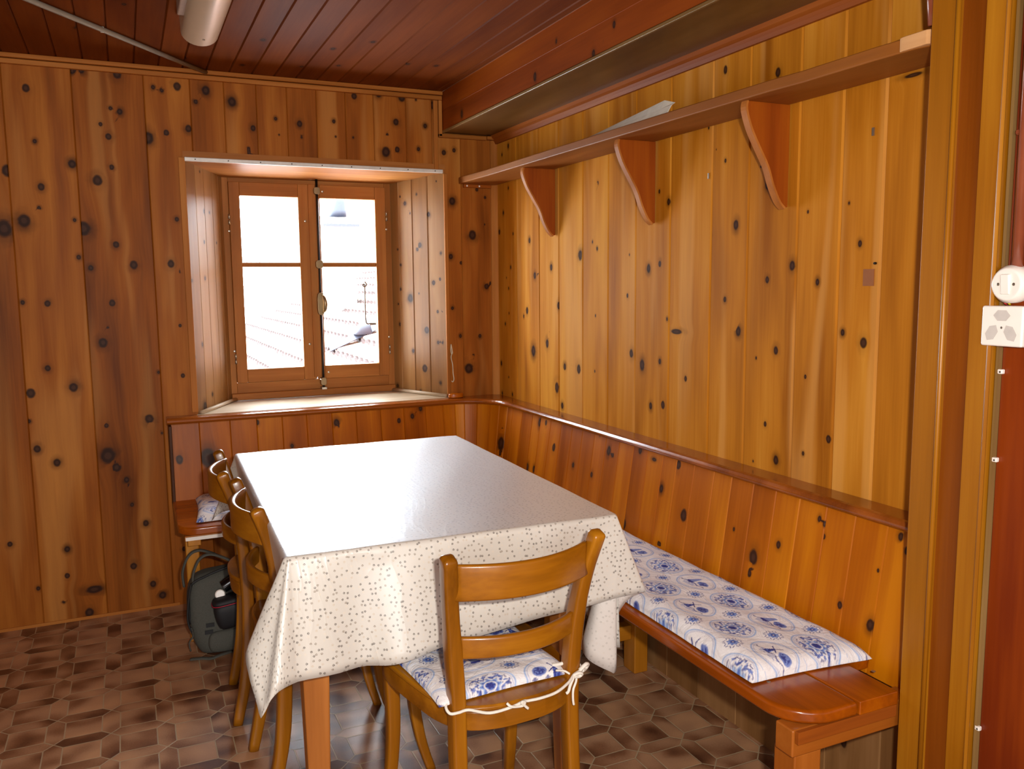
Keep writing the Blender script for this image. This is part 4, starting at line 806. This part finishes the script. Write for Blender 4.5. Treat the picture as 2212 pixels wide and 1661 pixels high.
    bm.faces.ensure_lookup_table()
    if sum(f.normal.z for f in bm.faces) < 0: bmesh.ops.reverse_faces(bm, faces=bm.faces)
    bm.to_mesh(me); bm.free()
    o = link('tablecloth', me, None, M_cloth, True); me.materials.append(M_clothr)
    o.location = (TC[0], TC[1], 0); o.rotation_euler = (0, 0, TA)
    md = o.modifiers.new('thick', 'SOLIDIFY'); md.thickness = .0010; md.offset = 1; md.material_offset = 0
    md.offset = -1; md.material_offset = 1; md.material_offset_rim = 0
    return tag(o, 'cream oilcloth with small grey paw prints draped over the dining table', 'tablecloth')
oilcloth()

# ------------------------------------------------------------------ chairs
def make_chair():
    root = empty('dining_chair', '', 'chair')
    for sx in (-1, 1):
        P = cr([(sx * .140, -.045, 0), (sx * .139, -.012, .16), (sx * .138, .0, .32), (sx * .139, .0, .45), (sx * .149, -.007, .58), (sx * .162, -.027, .69), (sx * .174, -.053, .772)], 5)
        secs = []
        for i, p in enumerate(P):
            z = p[2]; hxx = .0155 + (.001 if .3 < z < .6 else 0); hyy = .0185 if z < .62 else .0165
            if z < .2: hyy = .014 + .0045 * z / .2
            t = (Vector(P[min(i + 1, len(P) - 1)]) - Vector(P[max(i - 1, 0)])).normalized(); b = Vector((1, 0, 0)).cross(t).normalized()
            secs.append(rrect(p, (1, 0, 0), b, hxx, hyy, .007, 3))
        top = Vector(P[-1])
        for k, (q, sc) in enumerate(((.005, .86), (.0085, .55), (.0095, .15))):
            secs.append([top + Vector((0, -.002, q)) + (Vector(v) - top) * sc for v in secs[len(P) - 1]])
        MB().loft(secs, 2).build('rear_post', M_chair, root, smooth=True)
        L = cr([(sx * .176, .372, 0), (sx * .168, .345, .10), (sx * .163, .328, .24), (sx * .165, .330, .40)], 5)
        secs = []
        for i, p in enumerate(L):
            h = .0125 + .005 * (p[2] / .40); secs.append(rrect(p, (1, 0, 0), (0, 1, 0), h, h, .005, 2))
        MB().loft(secs, 2).build('front_leg', M_chair, root, smooth=True)
    def slat(z0, z1, hw0, hw1, y0, bulge, nm, arch):
        secs = []; n = 20
        for i in range(n + 1):
            q = -1 + 2 * i / n; y = y0 - bulge * (1 - q * q); zz0 = z0 + arch * (1 - q * q) * .4; zz1 = z1 - arch * (1 - q * q) * .3
            secs.append(rrect((q * (hw0 + hw1) / 2, y, (zz0 + zz1) / 2), (0, 1, 0), (0, 0, 1), .0075, (zz1 - zz0) / 2, .006, 3))
        return MB().loft(secs, 0).build(nm, M_chair, root, smooth=True)
    slat(.680, .757, .155, .165, -.034, .050, 'top_rail', .004)
    slat(.545, .593, .142, .147, -.005, .046, 'lower_rail', .003)
    half = [(0, -.046), (.07, -.040), (.13, -.012), (.165, .05), (.182, .14), (.195, .25), (.192, .32), (.165, .358), (.09, .370), (0, .372)]
    ol = half + [(-x, y) for x, y in half[-2:0:-1]]
    ol = [(float(p[0]), float(p[1])) for p in cr(ol, 4, True)]
    sc = lambda k, z: [(p[0] * k, .163 + (p[1] - .163) * k, z) for p in ol]
    MB().loft([sc(.95, .384), sc(.98, .386), sc(.985, .425), sc(.97, .429)], 0).build('seat_frame', M_chair, root, smooth=False, bevel=.002)
    MB().loft([sc(.985, .4295), sc(1.005, .432), sc(1.005, .438), sc(.985, .442)], 1).build('seat', M_chair, root, bevel=.001)
    return root
def copy_tree(o, parent=None):
    c = o.copy(); COL.objects.link(c); c.parent = parent
    for ch in o.children: copy_tree(ch, c)
    return c
ch = make_chair(); ch['label'] = 'honey varnished wooden chair in front with its back to the viewer'
ch['group'] = 'wooden chairs around the table'
ch.location = (-.866, -2.062, 0); ch.rotation_euler = (0, 0, .065)
ch2 = copy_tree(ch); ch2.location = (-1.276, -1.408, 0); ch2.rotation_euler = (0, 0, -PI / 2 + .03)
ch2['label'] = 'wooden chair on the left of the table, the nearer of that pair'
ch3 = copy_tree(ch); ch3.location = (-1.295, -.965, 0); ch3.rotation_euler = (0, 0, -PI / 2 - .06)
ch3['label'] = 'wooden chair on the left of the table, the farther one by the bench end'

# ------------------------------------------------------------------ cushions
cushion('bench_cushion', 'long blue and white faience print cushion on the bench along the right wall', [(-.425, -2.300), (-.425, -1.02), (-.105, -1.02), (-.105, -2.325)], .4605, .040, .0019, 3, uo=(-.045, .013), edge=.03)
cushion('bench_cushion', 'crumpled blue and white cushion on the left end of the bench under the window', [(-1.398, -.475), (-1.02, -.47), (-1.02, -.12), (-1.375, -.12)], .4605, .035, .0028, 5, uo=(.06, .055))
g = 'blue and white chair cushions'
sc1 = cushion('seat_cushion', 'blue and white seat cushion tied to the chair in front', [(-.180, -.005), (.140, -.005), (.150, .31), (-.190, .31)], .4425, .026, .0018, 8, uo=(.02, .10), group=g, loc=(-.866, -2.062, 0), rz=.065)
sc2 = cushion('seat_cushion', 'blue and white seat cushion on the nearer chair left of the table', [(-.150, .012), (.150, .012), (.165, .32), (-.165, .32)], .4425, .026, .004, 9, uo=(.05, .03), group=g, loc=(-1.276, -1.408, 0), rz=-PI / 2 + .03)
sc3 = cushion('seat_cushion', 'blue and white seat cushion on the farther chair left of the table', [(-.150, .012), (.150, .012), (.165, .32), (-.165, .32)], .4425, .026, .004, 10, uo=(.0, .06), group=g, loc=(-1.295, -.965, 0), rz=-PI / 2 - .06)
# ties of the front cushion, in its own coordinates
def tie(pts, r=.0030): return MB().tube(cr(pts, 6), r, 7, flat=.8).build('tie', M_tie, sc1, smooth=True)
tie([(-.150, .010, .456), (-.165, -.004, .447), (-.163, -.020, .438), (-.145, -.022, .436), (-.122, -.024, .437), (-.09, -.056, .437), (-.04, -.060, .439), (-.012, -.058, .443), (0.0, -.057, .441), (.03, -.060, .441), (.07, -.056, .442), (.11, -.040, .447), (.135, -.024, .453), (.158, -.020, .458), (.162, .0, .462)], .0032)
tie([(-.052, -.059, .450), (-.045, -.064, .443), (-.03, -.062, .438), (-.016, -.062, .437), (-.012, -.064, .444), (-.020, -.064, .446), (-.010, -.064, .434), (-.004, -.063, .428)], .0034)
tie([(.105, .02, .463), (.125, .008, .468), (.15, .012, .474), (.150, .018, .470)], .005)
tie([(.135, -.024, .454), (.128, -.030, .448), (.118, -.034, .436), (.112, -.036, .424), (.108, -.034, .420)], .0036)
tie([(.140, -.024, .452), (.136, -.030, .440), (.126, -.034, .424), (.124, -.036, .404), (.126, -.036, .390)], .0028)
tie([(.132, -.025, .452), (.142, -.030, .457), (.152, -.028, .452), (.146, -.026, .447), (.134, -.028, .450)], .0045)
tie([(.150, -.022, .458), (.166, -.022, .468), (.176, -.014, .462), (.172, -.010, .452), (.160, -.018, .454)], .0055)
tie([(.122, -.026, .458), (.112, -.018, .464), (.100, -.004, .462)], .003)

# ------------------------------------------------------------------ backpack and camera bag under the bench end
bp = empty('backpack', 'grey green canvas backpack leaning under the left end of the bench', 'backpack', (-1.350, -.50, 0))
def sup(cx, cy, cz, hx, hy, n=24, e=.55, tilt=0.0):
    return [(cx + math.copysign(abs(math.cos(a)) ** e, math.cos(a)) * hx, cy + math.copysign(abs(math.sin(a)) ** e, math.sin(a)) * hy, cz + tilt * math.cos(a) * hx) for a in [2 * PI * i / n for i in range(n)]]
body = []
for z, cx, hx, hy in ((.0, .035, .085, .055), (.004, .035, .095, .062), (.03, .030, .105, .072), (.08, .012, .105, .076), (.14, -.005, .092, .074), (.20, -.010, .086, .068), (.25, -.008, .084, .060), (.275, .0, .080, .050), (.292, .004, .070, .036), (.298, .008, .05, .018)):
    body.append(sup(cx, 0, z, hx, hy, tilt=.12 if z > .2 else .0))
o = MB().loft(body, 2).build('body', M_bag, bp, smooth=True, sub=1)
pk = [sup(.035, -.075, z, hx, hy) for z, hx, hy in ((.012, .05, .010), (.02, .066, .020), (.05, .072, .024), (.08, .066, .018), (.092, .05, .008))]
MB().loft(pk, 2).build('front_pocket', M_bag, bp, smooth=True, sub=1)
for yy, dx in ((-.035, .0), (.030, -.03)):
    MB().tube(cr([(-.070 + dx, yy, .235), (-.072 + dx, yy, .29), (-.05 + dx, yy, .345), (-.015 + dx, yy, .362), (.03 + dx, yy, .345), (.06 + dx, yy, .325)], 5), .012, 8, flat=.4).build('carry_handle', M_bag, bp, smooth=True)
MB().tube(cr([(-.088, -.045, .12), (-.092, -.050, .20), (-.080, -.048, .262), (-.03, -.050, .288), (.03, -.048, .306), (.07, -.044, .312)], 5), .0045, 8).build('zip_opening', M_strap, bp, smooth=True)
MB().tube(cr([(-.080, -.052, .27), (-.094, -.062, .20), (-.098, -.066, .14), (-.088, -.070, .10)], 5), .009, 8, flat=.4).build('shoulder_strap', M_strap, bp, smooth=True)
MB().tube(cr([(-.088, -.070, .115), (-.084, -.070, .085), (-.098, -.068, .06), (-.094, -.068, .03)], 4), .006, 8, flat=.4).build('strap_end', M_bag, bp, smooth=True)
MB().tube(cr([(.04, -.09, .012), (.0, -.105, .012), (-.03, -.11, .008), (-.06, -.100, .010), (-.098, -.085, .007)], 5), .010, 8, flat=.35).build('loose_strap', M_bag, bp, smooth=True)
for a_, b_ in ((-.045, .085), (-.04, .110)): MB().box(a_, a_ + .028, -.0805, -.078, b_, b_ + .014).build('lash_tab', M_strap, bp)
cb = empty('camera_bag', 'small black camera bag with red piping resting against the backpack', 'bag', (-1.300, -.612, .115))
cbs = [sup(.0, 0, z, hx, hy) for z, hx, hy in ((0, .035, .022), (.006, .048, .030), (.03, .055, .036), (.07, .058, .038), (.088, .054, .034), (.092, .045, .028))]
MB().loft(cbs, 2).build('body', M_bagblk, cb, smooth=True, sub=1)
lid = [sup(.002, 0, z, hx, hy) for z, hx, hy in ((.090, .058, .038), (.096, .061, .041), (.106, .058, .038), (.114, .045, .028))]
MB().loft(lid, 2).build('lid', M_bagblk, cb, smooth=True, sub=1)
MB().tube([Vector(p) for p in sup(.002, 0, .0935, .0605, .0405)] + [Vector(sup(.002, 0, .0935, .0605, .0405)[0])], .0018, 6).build('piping', M_piping, cb, smooth=True)
cb.rotation_euler = (0, -.12, 0)
ln = empty('camera_lens', 'black camera lens with silver rings lying on the open backpack', 'lens', (-1.305, -.585, .262))
MB().tube([(-.022, 0, -.010), (-.004, 0, .0), (.020, 0, .014)], [.022, .024, .022], 20).build('barrel', M_lensm, ln, smooth=False, bevel=.001)
MB().tube([(.021, 0, .0145), (.026, 0, .0175)], .0215, 20).tube([(.030, 0, .020), (.034, 0, .022)], .0215, 20).build('silver_ring', M_steel, ln)
tag(MB().disc((-1.338, -.590, .228), (-.2, -1, .3), .018, .010, 20).build('lens_cap', M_white, bevel=.002), 'round white cap tucked into the backpack beside the black lens', 'cap')
tag(MB().box(-1.283, -1.272, -.652, -.648, .075, .105).tube([(-1.278, -.645, .13), (-1.278, -.650, .105)], .0015, 5).build('leather_tag', M_leather, bevel=.002), 'small brown leather tag dangling under the camera bag', 'tag')
# ------------------------------------------------------------------ roofs and chimney outside
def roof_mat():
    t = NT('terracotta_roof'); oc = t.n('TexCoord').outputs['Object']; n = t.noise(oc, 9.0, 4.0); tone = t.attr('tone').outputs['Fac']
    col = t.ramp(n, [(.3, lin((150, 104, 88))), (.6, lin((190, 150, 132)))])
    col = t.mix(t.ss(tone, .4, .6), col, lin((32, 16, 13)))  # shade lines of the tile rows, painted into the riser colour
    col = t.mix(t.m2('MULTIPLY', t.attr('gs').outputs['Fac'], 1.0), col, lin((60, 34, 28)))  # wave troughs darkened in the colour as painted shade
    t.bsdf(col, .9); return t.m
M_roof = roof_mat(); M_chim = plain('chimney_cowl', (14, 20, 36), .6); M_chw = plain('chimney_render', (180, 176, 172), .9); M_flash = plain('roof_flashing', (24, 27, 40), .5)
def tiled_roof(name, label, x0, zr, k, n, y0, y1, step=.30, wave=.21):
    """rows run along y, tiles overlap up the slope toward +x; shade between rows is painted dark on the riser faces"""
    V = []; Fc = []; TN = []; G = []; ny = int((y1 - y0) / wave * 4); ys = np.linspace(y0, y1, ny + 1); rs = np.random.RandomState(4)
    for r in range(n):
        xa, xb = x0 + r * step, x0 + (r + 1) * step
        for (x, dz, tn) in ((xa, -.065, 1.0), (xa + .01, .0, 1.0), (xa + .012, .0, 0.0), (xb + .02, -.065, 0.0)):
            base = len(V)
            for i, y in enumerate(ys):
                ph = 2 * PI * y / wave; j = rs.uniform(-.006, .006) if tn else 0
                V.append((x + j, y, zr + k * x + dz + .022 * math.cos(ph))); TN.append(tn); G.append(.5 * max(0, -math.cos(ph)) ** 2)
        b0 = len(V) - 4 * (ny + 1)
        for q in range(3):
            if q == 1: continue
            for i in range(ny):
                a = b0 + q * (ny + 1) + i; Fc.append((a, a + 1, a + ny + 2, a + ny + 1))
    me = bpy.data.meshes.new(name); me.from_pydata(V, [], Fc); me.update()
    for nm, dat in (('tone', TN), ('gs', G)): me.attributes.new(nm, 'FLOAT', 'POINT').data.foreach_set('value', np.array(dat, 'f'))
    o = link(name, me, None, M_roof); md = o.modifiers.new('thick', 'SOLIDIFY'); md.thickness = .03; md.offset = -1
    return tag(o, label, 'roof')
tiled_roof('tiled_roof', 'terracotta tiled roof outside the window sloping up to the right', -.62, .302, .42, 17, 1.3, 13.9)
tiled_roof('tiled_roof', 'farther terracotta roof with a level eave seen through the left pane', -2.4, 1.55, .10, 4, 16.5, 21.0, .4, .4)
tag(MB().box(-.55, 4.4, 13.92, 14.2, -1.5, .05).add([(-.62, 14.0, .04), (4.48, 14.0, 2.18), (4.48, 14.0, -1), (-.62, 14.0, -1), (-.62, 14.2, .04), (4.48, 14.2, 2.18), (4.48, 14.2, -1), (-.62, 14.2, -1)], [(0, 1, 2, 3), (4, 5, 6, 7), (0, 1, 5, 4), (1, 2, 6, 5), (2, 3, 7, 6), (3, 0, 4, 7)]).build('gable_wall', M_chw), 'white gable wall at the far end of the tiled roof', 'wall')
cx, cy = 1.48, 9.6
chm = empty('chimney', 'white chimney with a dark blue cowl on the roof behind the right pane', 'chimney', (cx, cy, .8))
MB().box(-.22, .22, -.22, .22, -.2, 1.40).build('stack', M_chw, chm); MB().box(-.10, -.08, -.02, .02, 1.44, 1.57).build('support', M_chw, chm); MB().box(.08, .10, -.02, .02, 1.44, 1.57).build('support', M_chw, chm); MB().box(-.28, .28, -.28, .28, 1.40, 1.44).build('cap', M_flash, chm)
MB().loft([sup(0, 0, 1.56, .14, .12, 16), sup(.02, 0, 1.66, .12, .11, 16), sup(.04, 0, 1.78, .09, .09, 16), sup(.05, 0, 1.86, .07, .07, 16)], 2).build('cowl', M_chim, chm, smooth=True)
fl_ = []
for x in np.linspace(.50, 2.6, 12): fl_.append([(x, 5.92, .302 + .42 * x + .05), (x, 6.0, .302 + .42 * x + .11), (x, 6.12, .302 + .42 * x + .05)])
o = MB().loft(fl_, 0, cap=False, closed=False).build('roof_flashing', M_flash); md = o.modifiers.new('t', 'SOLIDIFY'); md.thickness = .012
tag(o, 'dark metal flashing running up the tiled roof, seen low in the right pane', 'flashing')
vx = .90; tag(MB().loft([sup(vx, 5.98, .302 + .42 * vx + .06, .11, .09, 12), sup(vx + .02, 5.98, .302 + .42 * vx + .18, .06, .06, 12), sup(vx + .03, 5.98, .302 + .42 * vx + .25, .02, .02, 12)], 2).build('roof_vent', M_flash, smooth=True), 'small pointed metal roof vent beside the flashing on the roof', 'vent')
